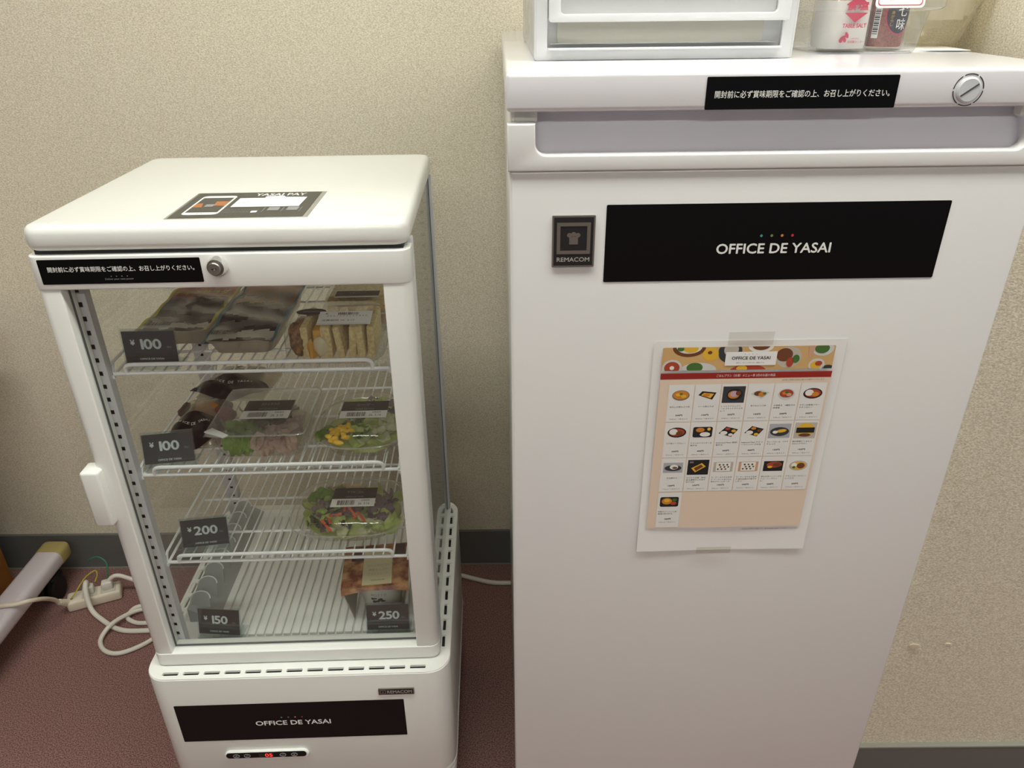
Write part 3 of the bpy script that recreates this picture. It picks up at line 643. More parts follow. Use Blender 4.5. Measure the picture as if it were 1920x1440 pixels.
# ---------------------------------------------------------------- food: salads
M_G1 = mat('lettuce_light', (168, 190, 84), 0.5, noise=(50, (188, 198, 128), 3)); M_G2 = mat('lettuce_green', (104, 148, 46), 0.5, noise=(50, (128, 156, 70), 3))
M_G3 = mat('dark_leaf', (58, 66, 46), 0.5); M_PUR = mat('purple_cabbage', (84, 56, 78), 0.5, noise=(70, (150, 130, 140), 3)); M_CAR = mat('carrot', (226, 96, 40), 0.5)
M_CORN = mat('sweetcorn', (250, 206, 36), 0.4); M_EDA = mat('edamame', (150, 176, 66), 0.4); M_CHK = mat('chicken', (206, 176, 140), 0.6); M_RICE = mat('black_rice', (86, 70, 70), 0.6, noise=(300, (52, 42, 44), 3))
M_PINK = mat('crab_pink', (168, 136, 122), 0.5, noise=(80, (196, 176, 160), 3)); M_PALE = mat('pale_cabbage', (196, 196, 160), 0.5)
_leafs = {}
M_RIMGLINT = clear_mat('clear_rim_highlight', (248, 248, 246), ior=1.6, rough=0.08, haze=0.28, haze_col=(236, 238, 232))  # container rims: milky share in the colour stands in for bright edge highlights
def leaf_src(m, kind):
    key = (m.name, kind)
    if key not in _leafs:
        rn = random.Random(kind); a, b = rn.uniform(0, 6), rn.uniform(0, 6)
        def fn(u, v):
            x, y = u - 0.5, v - 0.5; s = 0.55 + 0.45 * math.cos(math.pi * y * 0.9)
            return (x * s * 1.0, y * 1.5, 0.18 * math.sin(7 * u + a) * math.sin(5 * v + b) + 0.5 * x * x + 0.06 * math.sin(19 * v + 8 * u))
        mb = MB().grid(8, 9, fn, m); me_o = mb.build('leaf', None, smooth=180); _leafs[key] = me_o.data; bpy.data.objects.remove(me_o)
    return _leafs[key]
def leaf(parent, name, m, kind, loc, rot, s):
    o = bpy.data.objects.new(name, leaf_src(m, kind)); sc.collection.objects.link(o); o.parent = parent; o.location = loc; o.rotation_euler = rot; o.scale = (s, s, s); return o
def oval_salad(loc, yaw, rx, ry, h, label, p, recipe, seed, labelM, title, date):
    t = thing('salad_pack', label, 'salad pack', loc, yaw)
    sh = sq(p)
    MB().lathe([(0.74, 0.0), (0.80, 0.003), (0.94, h * 0.48), (1.06, h * 0.5), (1.06, h * 0.53)], M_CLEARP, 48, SC(rx, ry, 1), shape=sh, cap1=False).build('bowl', t)
    MB().lathe([(1.06, h * 0.54), (0.96, h * 0.56), (0.90, h * 0.80), (0.78, h * 0.97), (0.60, h), (0.0, h)], M_CLEARP, 48, SC(rx, ry, 1), shape=sh, cap0=False, cap1=False).build('lid', t)
    MB().tube([(rx * 1.06 * sh(a)[0], ry * 1.06 * sh(a)[1], h * 0.535) for a in [2 * math.pi * k / 48 for k in range(48)]], 0.0011, M_RIMGLINT, 6, closed=True).build('rim_highlight', t)
    rn = random.Random(seed)
    for (name, m, cnt, size, cx, cy, spread, zz) in recipe:
        for k in range(cnt):
            a = rn.uniform(0, 6.28); q = 1.12 * spread * math.sqrt(rn.random())
            x, y = (cx + q * math.cos(a)), (cy + q * math.sin(a))
            rr = math.hypot(x, y)
            if rr > 0.95: x, y = x * 0.95 / rr, y * 0.95 / rr
            z = h * (zz + rn.uniform(-0.07, 0.07)) * (1 - 0.30 * (x * x + y * y))
            lo = (x * rx, y * ry, z); ro = (rn.uniform(-0.5, 0.5), rn.uniform(-0.5, 0.5), rn.uniform(0, 6.28))
            if name in ('lettuce_leaf', 'cabbage_shred', 'dark_leaf', 'red_onion_slice'): leaf(t, name, m, rn.randint(1, 5), lo, ro, size)
            else:
                key = (name, size)
                if key not in _bits:
                    mb = MB()
                    if name in ('carrot_strip', 'pepper_strip', 'cucumber_strip'): mb.box(-size, size, -size * 0.16, size * 0.16, -size * 0.1, size * 0.1, m, size * 0.05, 1)
                    else: blob(mb, (0, 0, 0), (size, size * 0.7, size * 0.6), m, 3, 8, 0.08)
                    o = mb.build(name, t); _bits[key] = o.data; o.location = lo; o.rotation_euler = ro
                else:
                    o = bpy.data.objects.new(name, _bits[key]); sc.collection.objects.link(o); o.parent = t; o.location = lo; o.rotation_euler = ro
    mb = blob(MB(), (0, 0, h * 0.26), (rx * 0.90, ry * 0.90, h * 0.20), recipe[0][1], seed, 16, 0.05); mb.build('salad_base', t)
    st = MB(); label_bits(st, labelM, 0.066, 0.047, 0.42, title, '', date, seed); st.build('label_sticker', t)
    return t
_bits = {}
oval_salad(S2W(0.330, 0.122, SH2 + 0.0013), SYAW, 0.063, 0.068, 0.050, 'oval green salad bowl with sweetcorn on the middle shelf', 0.75,
    [('lettuce_leaf', M_G1, 16, 0.026, -0.1, -0.1, 0.8, 0.55), ('lettuce_leaf', M_G2, 12, 0.022, -0.4, -0.2, 0.55, 0.62), ('cabbage_shred', M_PALE, 8, 0.024, 0.45, -0.2, 0.45, 0.60), ('cabbage_shred', M_PUR, 7, 0.020, 0.25, 0.55, 0.3, 0.66),
     ('dark_leaf', M_G3, 5, 0.016, -0.45, 0.45, 0.25, 0.62), ('sweetcorn_kernel', M_CORN, 26, 0.0056, -0.46, -0.60, 0.26, 0.80), ('red_onion_slice', M_PINK, 4, 0.018, -0.1, 0.55, 0.3, 0.64)], 21,
    T(0.004, -0.006, 0.0506), 'シーザー', '26. 3.16')
oval_salad(S2W(0.294, 0.126, SH3 + 0.0013), SYAW, 0.084, 0.068, 0.047, 'oval bowl of rice salad with edamame on the lowest wire shelf', 0.62,
    [('lettuce_leaf', M_G1, 16, 0.024, 0.1, -0.1, 0.85, 0.52), ('lettuce_leaf', M_G2, 6, 0.024, -0.45, 0.55, 0.25, 0.62), ('cabbage_shred', M_PUR, 14, 0.022, 0.45, 0.0, 0.45, 0.60), ('cabbage_shred', M_PUR, 6, 0.017, -0.45, -0.3, 0.35, 0.62),
     ('dark_leaf', M_G3, 8, 0.014, -0.35, -0.3, 0.45, 0.62), ('edamame_bean', M_EDA, 9, 0.0068, -0.30, -0.15, 0.35, 0.72), ('carrot_strip', M_CAR, 7, 0.013, -0.05, -0.50, 0.35, 0.70), ('lettuce_leaf', M_PALE, 6, 0.018, 0.15, -0.65, 0.35, 0.60), ('red_onion_slice', M_CHK, 4, 0.020, -0.05, 0.55, 0.3, 0.62)], 33,
    T(0.008, -0.006, 0.0476), 'サラダごはん', '26. 3.16')
# square salad
t = thing('salad_pack', 'square clear salad tray with film top and white-and-black label', 'salad pack', S2W(0.190, 0.130, SH2 + 0.0013), SYAW)
MB().lathe([(0.78, 0.0), (0.84, 0.003), (0.97, 0.038), (1.04, 0.042), (1.04, 0.044)], M_CLEARP, 48, SC(0.066, 0.066, 1), shape=sq(0.18), cap1=False).build('tray', t)
MB().grid(18, 18, lambda u, v: (0.0685 * (2 * u - 1), 0.0685 * (2 * v - 1), 0.044 + 0.003 * math.sin(math.pi * u) * math.sin(math.pi * v) + 0.0012 * math.sin(13 * u + 9 * v) * math.sin(math.pi * u)), M_FILM).build('film_top', t)
MB().tube([(0.066 * 1.04 * sq(0.18)(a)[0], 0.066 * 1.04 * sq(0.18)(a)[1], 0.0440) for a in [2 * math.pi * k / 64 for k in range(64)]], 0.0012, M_RIMGLINT, 6, closed=True).build('rim_highlight', t)
rn = random.Random(5)
for k in range(26):
    x, y = rn.uniform(-0.046, 0.046), rn.uniform(-0.046, 0.046); m = M_PALE if y > 0.008 else (M_G2 if x < -0.005 else M_PINK)
    if abs(x) < 0.025 and abs(y) < 0.025: m = M_G3
    leaf(t, 'salad_leaf', m, rn.randint(1, 5), (x, y, rn.uniform(0.022, 0.032)), (rn.uniform(-0.4, 0.4), rn.uniform(-0.4, 0.4), rn.uniform(0, 6.28)), 0.022)
for k in range(12):
    x = -0.044 + 0.008 * k
    leaf(t, 'salad_leaf', M_G2 if x < -0.008 else M_PINK, rn.randint(1, 5), (x, -0.048, rn.uniform(0.012, 0.024)), (1.2 + rn.uniform(-0.3, 0.3), rn.uniform(-0.5, 0.5), rn.uniform(-0.5, 0.5)), 0.017)
MB().box(-0.050, 0.050, -0.048, 0.048, 0.004, 0.018, M_PALE, 0.006, 2).build('salad_base', t)
st = MB(); label_bits(st, T(0.004, -0.004, 0.0488), 0.068, 0.052, 0.42, 'ポテトサラダ', '', '26. 3.10', 8); st.build('label_sticker', t)
MB().prism([(-0.070, -0.058), (-0.040, -0.074), (-0.034, -0.068), (-0.062, -0.048)], 0.0445, 0.0462, mat('white_film_corner', (222, 224, 222), 0.35)).build('film_corner', t)

# ---------------------------------------------------------------- soup cup
t = thing('soup_cup', 'white paper soup cup in a printed brown card sleeve', 'soup cup', S2W(0.323, 0.118, TZ), SYAW + 0.08)
M_CUP = mat('cup_paper', (222, 220, 208), 0.5); M_SLV = mat('sleeve_card', (176, 172, 160), 0.7); M_SLP = mat('sleeve_print', (112, 52, 32), 0.4, noise=(60, (196, 148, 100), 4)); M_SLD = mat('sleeve_dark', (46, 34, 32), 0.4); M_SLC = mat('sleeve_cream', (206, 196, 160), 0.5)
MB().lathe([(0.028, 0.0), (0.029, 0.001), (0.0405, 0.066), (0.0425, 0.067), (0.0425, 0.070), (0.041, 0.071)], M_CUP, 40, T(0.006, -0.004, 0)).build('cup', t)
c = MB()
for s, ang in (('M', -0.33), ('O', -0.2), ('T', -0.07), ('T', 0.06), ('O', 0.19)):
    R_ = 0.0381; a = ang - math.pi / 2
    M = T(0.006 + R_ * math.cos(a) * 1.004, -0.004 + R_ * math.sin(a) * 1.004, 0.0475) @ RZ(ang) @ RX(math.radians(-9.5)) @ FRONT
    c.text(s, 0, 0, M_INKG, height=0.004, w=0.0004, M=M)
for k in range(9):
    rn2 = random.Random(k); ang = -0.36 + 0.06 * k; a = ang - math.pi / 2; z = 0.030 + 0.009 * rn2.random(); R_ = 0.029 + 0.0117 * z / 0.066
    M = T(0.006 + R_ * math.cos(a) * 1.004, -0.004 + R_ * math.sin(a) * 1.004, z) @ RZ(ang) @ RX(math.radians(-9.5)) @ FRONT
    c.flat(ellipse(0, 0, 0.0022 + 0.001 * rn2.random(), 0.0012 + 0.0016 * rn2.random(), 10), M_GASKET, 0.0005, M)
c.build('cup_print', t)
sl = MB(); a_ = 0.052
sl.box(-a_, a_, -0.050, 0.050, 0.0725, 0.0735, M_SLP)
for s in (-1, 1):
    sl.add([(s * a_, -0.050, 0.073), (s * a_, 0.050, 0.073), (s * 0.039, 0.040, 0.001), (s * 0.039, -0.040, 0.001), (s * (a_ - 0.0012), -0.050, 0.073), (s * (a_ - 0.0012), 0.050, 0.073), (s * 0.0378, 0.040, 0.001), (s * 0.0378, -0.040, 0.001)], [(0, 1, 2, 3), (7, 6, 5, 4), (0, 3, 7, 4), (1, 5, 6, 2), (3, 2, 6, 7)], M_SLV)
def apron(u, v):       # printed front flap with a curved lower edge
    x = -a_ + 2 * a_ * u; drop = 0.004 + 0.006 * abs(2 * u - 1) ** 2
    return (x, -0.050 - 0.004 * v, 0.073 - drop * v)
sl.grid(16, 3, apron, M_SLP)
sl.flat(rrect(-0.040, -0.016, 0.012, 0.046), M_SLD, 0.0738, Matrix.Identity(4)); sl.flat(rrect(0.030, 0.046, 0.020, 0.048), M_SLD, 0.0738, Matrix.Identity(4))
sl.build('card_sleeve', t)
p = MB(); I4 = T(0.004, 0, 0.0739)
p.prism([(-0.024, -0.046), (0.022, -0.046), (0.022, 0.034), (-0.024, 0.034)], 0, 0.0003, M_SLC, I4)
p.text('SOUP COMPANY', 0, 0.018, M_CARD, width=0.030, height=0.0035, w=0.0004, M=I4); p.text('おいしい具だくさん', 0, -0.002, M_INKG, width=0.034, height=0.005, w=0.0004, M=I4); p.text('野菜たっぷり', 0, -0.012, M_INKG, width=0.030, height=0.005, w=0.0004, M=I4); p.text('ごちそうスープ', 0, -0.022, M_INKG, width=0.030, height=0.005, w=0.0004, M=I4); p.text('WHOLESOME', 0, -0.036, M_CARD, width=0.022, height=0.0025, w=0.0004, M=I4)
p.build('cream_label', t)

# ================================================================ freezer
FX, FY, FYAW = -0.0031, 0.7322, 0.0133
def F2W(x, y, z=0.0):
    c, s = math.cos(FYAW), math.sin(FYAW); return (FX + c * x - s * y, FY + s * x + c * y, z)
FW, FD, FZ = 0.526, 0.722, 1.2212
fz = thing('upright_freezer', 'tall white upright freezer with a taped menu and black signs', 'freezer', (FX, FY, 0), FYAW)
MB().box(0.004, FW - 0.004, 0.045, FD - 0.01, 0.03, FZ - 0.034, M_FREEZER, 0.004, 2).build('cabinet', fz)
MB().box(0.0, FW, 0.0, FD, FZ - 0.0345, FZ, M_FRZTOP, 0.0045, 4).build('worktop', fz)
for (x, y) in ((0.05, 0.08), (FW - 0.05, 0.08), (0.05, FD - 0.06), (FW - 0.05, FD - 0.06)): MB().lathe([(0.02, 0), (0.02, 0.012), (0.011, 0.014), (0.011, 0.034)], M_RUB, 16, T(x, y, 0)).build('levelling_foot', fz)
door = MB().box(0.0025, FW - 0.0025, 0.003, 0.042, 0.065, 1.1335, M_FREEZER, 0.004, 3).build('door', fz)
MB().box(0.008, FW - 0.008, 0.041, 0.047, 0.07, 1.18, M_GASKET).build('door_gasket', door)
zb0, zb1, zr = 1.1325, 1.1765, 1.1475
out = [(0.0008, zb0), (FW - 0.0008, zb0), (FW - 0.0008, zb1), (FW - 0.0275, zb1)] + [(FW - 0.0275 - 0.011 + 0.011 * math.cos(a), zr + 0.011 + 0.011 * math.sin(a)) for a in [math.radians(-15 * k) for k in range(0, 7)]] + \
      [(0.0275 + 0.011 + 0.011 * math.cos(a), zr + 0.011 + 0.011 * math.sin(a)) for a in [math.radians(270 - 15 * k) for k in range(0, 7)]] + [(0.0275, zb1), (0.0008, zb1)]
MB().plate(out, [], -0.016, 0.0, M_FREEZER, FRONT, bevel=0.0018).build('handle_band', door)
hr = MB(); hr.add([(0.026, 0.0145, zr - 0.003), (FW - 0.026, 0.0145, zr - 0.003), (FW - 0.026, 0.036, 1.186), (0.026, 0.036, 1.186)], [(0, 1, 2, 3)], M_RECESS)
hr.add([(0.026, 0.003, zr - 0.004), (FW - 0.026, 0.003, zr - 0.004), (FW - 0.026, 0.0145, zr - 0.003), (0.026, 0.0145, zr - 0.003)], [(0, 1, 2, 3)], M_RECESS)
for x in (0.0262, FW - 0.0262): hr.add([(x, 0.003, zr - 0.004), (x, 0.0145, zr - 0.003), (x, 0.036, 1.186), (x, 0.012, 1.1764)], [(0, 1, 2, 3)], M_RECESS)
hr.build('handle_recess', door)
MB().box(0.012, FW - 0.012, 0.034, 0.046, 1.172, FZ - 0.033, M_RECESS).build('recess_back', fz)
for x in (0.006, FW - 0.030): MB().box(x, x + 0.024, 0.018, 0.034, 1.1745, 1.1865, M_PLASTIC, 0.002, 1).build('hinge_cover', fz)
MB().box(0.296, 0.318, 0.020, 0.034, 1.184, 1.1866, M_PLASTIC, 0.001, 1).build('latch_tab', fz)
def FM(y): return T(0, y, 0) @ FRONT
g = MB(); M = FM(-0.0001)
g.prism(rrect(0.1842, 0.3612, 1.1872, 1.2158, 0.001, 2), 0, 0.0004, M_BLACK, M); g.text(NOTICE, 0.2735, 1.2005, M_INK, width=0.1620, height=0.0064, w=0.0006, M=M, bold=0.00006); g.build('notice_sticker', fz)
g = MB(); M = FM(0.0029)
g.prism(rrect(0.0985, 0.4415, 1.0187, 1.0990, 0.0012, 2), 0, 0.0004, M_BLACK, M); g.text('OFFICE DE YASAI', 0.2706, 1.0525, M_INK, width=0.1165, height=0.0102, w=0.0006, M=M, bold=0.0003)
for k in range(4): g.flat(ellipse(0.2562 + k * 0.0105, 1.0657, 0.0014, 0.0014, 14), DOTS[k], 0.0006, M)
g.build('brand_sign', door)
g = MB(); g.prism(rrect(0.0448, 0.0878, 1.0362, 1.0892, 0.0008, 2), 0, 0.0022, M_STEEL, M); g.flat(rrect(0.0465, 0.0861, 1.0379, 1.0875), M_BLACKM, 0.0023, M)
g.plate(rrect(0.0495, 0.0833, 1.0500, 1.0822), [rrect(0.0530, 0.0798, 1.0535, 1.0787)], 0.0023, 0.0027, M_STEEL, M)
g.flat(rrect(0.0620, 0.0708, 1.0600, 1.0680), M_STEEL, 0.0026, M)
for dx in (-0.0042, 0, 0.0042): g.flat(ellipse(0.0664 + dx, 1.0695 + (0.001 if dx == 0 else 0), 0.0026, 0.0024, 14), M_STEEL, 0.00262 + abs(dx) * 0.002, M)
g.text('REMACOM', 0.0664, 1.0442, M_BADGE, width=0.0330, height=0.0044, w=0.0025, M=M, bold=0.0001); g.build('maker_badge', door)
# round lock cover on the worktop edge
k_ = MB(); M = T(0.4272, -0.0001, 1.2020) @ FRONT
for a0 in range(0, 360, 60):
    aa = [math.radians(a0 + 4 + 52 * i / 8) for i in range(9)]
    k_.plate([(0.0142 * math.cos(a), 0.0142 * math.sin(a)) for a in aa] + [(0.0134 * math.cos(a), 0.0134 * math.sin(a)) for a in aa[::-1]], [], 0, 0.0003, M_DARKGAP, M)
k_.build('lock_ring', fz)
lkc = MB().lathe([(0.0112, 0), (0.0112, 0.0014), (0.0098, 0.0026)], M_GREYMET, 32, M); lkc.box(-0.009, 0.009, -0.0007, 0.0007, 0.0024, 0.0030, M_GASKET, 0, 1, M @ RZ(0.62)); lkc.build('lock_cover', fz)

# ---------------------------------------------------------------- menu sheet
PX0, PZ1, PW, PH = 0.1573, 0.9503, 0.2100, 0.2890
ms = thing('menu_sheet', 'paper menu of frozen meals with red header taped to the freezer door', 'menu', F2W(PX0, 0.0022, PZ1), FYAW)
M = FRONT
def wavy(u, v):
    return (PW * u, -0.0004 - 0.0016 * (1 - v) ** 3 * abs(u - 0.55) ** 1.0 * 2, -PH * (1 - v))
MB().grid(12, 14, wavy, M_PAPER).build('sheet', ms)
WOFF = 0.0026
def PP(x, z): return (x, z)
c_ = {}
def pm(name, col):
    if name not in c_: c_[name] = mat('print_' + name, col, 0.7)
    return c_[name]
TAN = pm('tan', (206, 168, 110)); PEACH = pm('peach', (226, 206, 184)); CELL = pm('cell', (228, 227, 222)); REDH = pm('red', (150, 32, 20)); PBLK = pm('black', (26, 26, 26)); PGRY = pm('grey', (112, 112, 110)); PLT = pm('plate', (206, 206, 202)); 
PORG = pm('orange', (206, 128, 40)); PRED = pm('redfood', (170, 66, 40)); PGRN = pm('green', (70, 110, 46)); PBRN = pm('brown', (110, 62, 32)); PYEL = pm('yellow', (226, 178, 50)); PRIC = pm('rice', (230, 228, 218)); PSLT = pm('slate', (52, 54, 58)); PGBG = pm('greybg', (170, 172, 176)); PPNK = pm('pinkfood', (190, 160, 176)); PTRAY = pm('silver', (190, 182, 168))
PSKN = pm('skin', (206, 160, 130))
b = MB(); b.flat(rrect(0.0095, 0.1975, -0.0345, -0.0065, 0.0015, 2), TAN, WOFF)
def clipd(cx, cy, rx, ry, m, w, n=22):
    pts = [(min(max(x, 0.0095), 0.1975), min(max(y, -0.0345), -0.0065)) for x, y in ellipse(cx, cy, rx, ry, n)]
    b.flat(pts, m, WOFF + w)
for (cx, cy, rx, ry, m, w) in ((0.038, -0.007, 0.018, 0.011, PBRN, 1e-4), (0.038, -0.006, 0.014, 0.008, PRIC, 2e-4), (0.040, -0.008, 0.008, 0.005, PYEL, 3e-4), (0.029, -0.008, 0.004, 0.003, PGRN, 3e-4), (0.062, -0.015, 0.009, 0.008, PYEL, 1e-4), (0.061, -0.013, 0.0025, 0.002, PBRN, 2e-4),
    (0.021, -0.031, 0.011, 0.010, PLT, 1e-4), (0.021, -0.031, 0.0085, 0.0075, PRED, 2e-4), (0.021, -0.031, 0.0025, 0.0025, PRIC, 3e-4), (0.050, -0.034, 0.020, 0.009, PLT, 1e-4), (0.046, -0.031, 0.009, 0.006, PGRN, 2e-4), (0.083, -0.012, 0.013, 0.014, PSLT, 1e-4), (0.084, -0.010, 0.008, 0.008, PTRAY, 2e-4),
    (0.116, -0.006, 0.014, 0.008, PRIC, 1e-4), (0.116, -0.005, 0.010, 0.006, PBRN, 2e-4), (0.105, -0.036, 0.020, 0.008, PRED, 1e-4), (0.098, -0.033, 0.006, 0.004, PYEL, 2e-4), (0.148, -0.020, 0.014, 0.013, PTRAY, 1e-4), (0.143, -0.017, 0.009, 0.008, PBRN, 2e-4), (0.150, -0.026, 0.004, 0.006, PRED, 3e-4), (0.156, -0.022, 0.004, 0.005, PGRN, 3e-4),
    (0.184, -0.010, 0.012, 0.009, PLT, 1e-4), (0.183, -0.010, 0.008, 0.006, PGRN, 2e-4), (0.180, -0.030, 0.009, 0.008, PLT, 1e-4), (0.179, -0.030, 0.006, 0.005, PYEL, 2e-4), (0.182, -0.028, 0.004, 0.003, PRED, 3e-4), (0.193, -0.035, 0.007, 0.005, PSLT, 1e-4)): clipd(cx, cy, rx, ry, m, w)
b.flat([(0.168, -0.0065), (0.176, -0.0065), (0.173, -0.020), (0.170, -0.022)], PSKN, WOFF + 2e-4)
b.flat(rrect(0.0785, 0.1345, -0.0290, -0.0125), M_PAPER, WOFF + 5e-4); b.text('OFFICE DE YASAI', 0.1065, -0.0200, PBLK, width=0.0420, height=0.0036, w=WOFF + 6e-4, bold=0.00012)
b.text('野菜で、オフィスをもっと、健康にする。', 0.1065, -0.0257, PGRY, width=0.0310, height=0.0017, w=WOFF + 6e-4)
for k in range(4): b.flat(ellipse(0.0995 + 0.0042 * k, -0.0154, 0.0004, 0.0004, 6), PBLK, WOFF + 6e-4)
b.build('food_photo_banner', ms)
b = MB(); b.flat(rrect(0.0095, 0.1990, -0.0452, -0.0378), REDH, WOFF); b.text('ごはんプラン（冷凍）メニュー表 3月のお届け商品', 0.1040, -0.0415, M_INK, width=0.0650, height=0.0034, w=WOFF + 1e-4); b.build('red_header', ms)
b = MB(); b.flat(rrect(0.0095, 0.1990, -0.2520, -0.0452), PEACH, WOFF - 1e-4); b.text('※写真と実際の商品は異なる場合がございます。', 0.1690, -0.0478, PGRY, width=0.0480, height=0.0018, w=WOFF + 1e-4); b.text('※2026年3月現在の価格です。商品の価格は変更になる場合がございます。', 0.1630, -0.2555, PGRY, width=0.0700, height=0.0019, w=WOFF); b.build('peach_background', ms)
def dish(b, cx, cy, kind):
    w = WOFF + 2e-4
    def E(x, y, rx, ry, m, l): b.flat(ellipse(cx + x, cy + y, rx, ry, 18), m, w + l * 1e-4)
    def Rr(x0, x1, y0, y1, m, l, r=0.001): b.flat(rrect(cx + x0, cx + x1, cy + y0, cy + y1, r, 2), m, w + l * 1e-4)
    if kind == 'bowl': E(0, 0, .0098, .0066, PGRY, 0); E(0, .0004, .0088, .0055, PORG, 1); E(-.003, .001, .003, .002, PYEL, 2); E(.003, -.001, .003, .002, PYEL, 2); E(0, .002, .0018, .0012, PGRN, 3)
    elif kind == 'tray': b.flat([(cx - .010, cy), (cx - .006, cy + .005), (cx + .010, cy + .003), (cx + .006, cy - .006)], PBLK, w); b.flat([(cx - .007, cy - .0002), (cx - .004, cy + .003), (cx + .0075, cy + .0015), (cx + .004, cy - .004)], PYEL, w + 1e-4); E(-.001, 0, .004, .002, PORG, 2)
    elif kind == 'pan': Rr(-.0125, .0125, -.0105, .0105, PSLT, 0, .0); E(.001, 0, .0090, .0075, PBLK, 1); E(0, 0, .0065, .0050, PORG, 2); E(.0005, .001, .0045, .0038, PPNK, 3); E(.005, .002, .003, .003, PBRN, 4)
    elif kind == 'plate': b.flat([(cx - .0105, cy + .001), (cx, cy + .006), (cx + .0105, cy + .002), (cx + .002, cy - .006)], PLT, w); E(-.002, .001, .005, .003, PBRN, 1); E(.002, 0, .004, .003, PORG, 2); E(.005, .001, .002, .0015, PGRN, 3)
    elif kind == 'soup': E(0, -.0005, .0095, .0072, PLT, 0); E(0, .0005, .0078, .0052, PRED, 1); E(-.002, .001, .003, .002, PORG, 2); E(0, .002, .002, .0014, PGRN, 3); E(.003, -.001, .003, .002, PSKN, 2)
    elif kind == 'curry': E(0, 0, .0108, .0068, PBLK, 0); E(0, .0002, .0090, .0052, PRED, 1); E(-.004, .001, .0048, .0040, PRIC, 2); E(.003, -.001, .004, .003, PBRN if cx < 0.1 else PORG, 3)
    elif kind == 'bento': Rr(-.0112, .0112, -.0070, .0070, PBLK, 0, .002); E(-.003, .003, .005, .003, PORG, 1); E(.003, -.003, .006, .003, PRIC, 1); E(.007, .004, .002, .002, PYEL, 1)
    elif kind in ('bentoA', 'bentoB'):
        b.flat([(cx - .011, cy - .002), (cx - .003, cy + .007), (cx + .011, cy + .003), (cx + .004, cy - .007)], PBLK, w); E(-.005, -.0015, .0042, .0026, PRIC, 1); E(-.001, .004, .003, .0018, PRED if kind == 'bentoA' else PORG, 1); E(.006, .001, .0026, .0018, PYEL if kind == 'bentoA' else PBRN, 1); E(.003, -.004, .0028, .0018, PRIC if kind == 'bentoA' else PYEL, 1)
    elif kind == 'crepe': Rr(-.0125, .0125, -.0095, .0095, PGBG, 0, .0); E(0, -.001, .0110, .0060, PSLT, 1); b.flat(ellipse(cx + .002, cy, .006, .0022, 16, .15), PYEL, w + 2e-4); E(-.005, -.0015, .003, .002, PRIC, 3)
    elif kind == 'gratin': Rr(-.0125, .0125, -.0105, .0105, PTRAY, 0, .0); E(0, .001, .0100, .0090, PYEL, 1); Rr(-.0105, .0105, -.0030, .0040, PBLK, 2, .0); E(0, -.006, .007, .0022, PBRN, 2)
    elif kind == 'bun': Rr(-.0115, .0115, -.0070, .0070, PGBG, 0, .0); E(0, -.0005, .0100, .0042, PSLT, 1); E(.001, .001, .0050, .0034, PRIC, 2); E(.002, 0, .0030, .0014, PBRN, 3)
    elif kind == 'noodle': Rr(-.0125, .0125, -.0105, .0105, PBLK, 0, .0); b.flat([(cx - .008, cy - .001), (cx + .004, cy + .006), (cx + .009, cy + .001), (cx - .003, cy - .007)], PYEL, w + 1e-4); b.flat([(cx - .005, cy - .001), (cx + .003, cy + .004), (cx + .006, cy + .001), (cx - .002, cy - .005)], PBRN, w + 2e-4); Rr(-.0105, -.006, .006, .0085, PGRY, 1, 0)
    elif kind in ('packA', 'packB'):
        e = PTRAY if kind == 'packA' else PSKN
        Rr(-.0115, .0115, -.0068, .0068, e, 0, .0); Rr(-.0085, .0085, -.0060, .0062, PRIC, 1, .0)
        for i in range(9): E(-.006 + .0015 * i, (-.003, .003, 0)[i % 3], .0012, .0012, PBRN if i % 2 else PGRY, 2)
    elif kind == 'hamb': Rr(-.0115, .0115, -.0070, .0070, PBLK, 0, .0); E(.001, .002, .009, .0042, PRED, 1); E(.004, .002, .0048, .0028, PBRN, 2); E(-.004, -.001, .003, .0016, PYEL, 3)
    elif kind == 'dish2': E(0, 0, .0108, .0070, PTRAY, 0); E(0, 0, .0090, .0055, PYEL, 1); E(.003, 0, .0048, .0040, PBRN, 2); E(-.005, .001, .0034, .0030, PRIC, 2); E(-.005, -.002, .002, .0016, PGRN, 3)
    elif kind == 'rice': Rr(-.0112, .0112, -.0072, .0072, PBLK, 0, .002); E(-.003, .001, .0062, .0048, PORG, 1); E(-.003, .002, .0035, .0025, PYEL, 2); E(.005, -.002, .0038, .0026, PRED, 2); E(.006, .003, .003, .002, PGRN, 2)
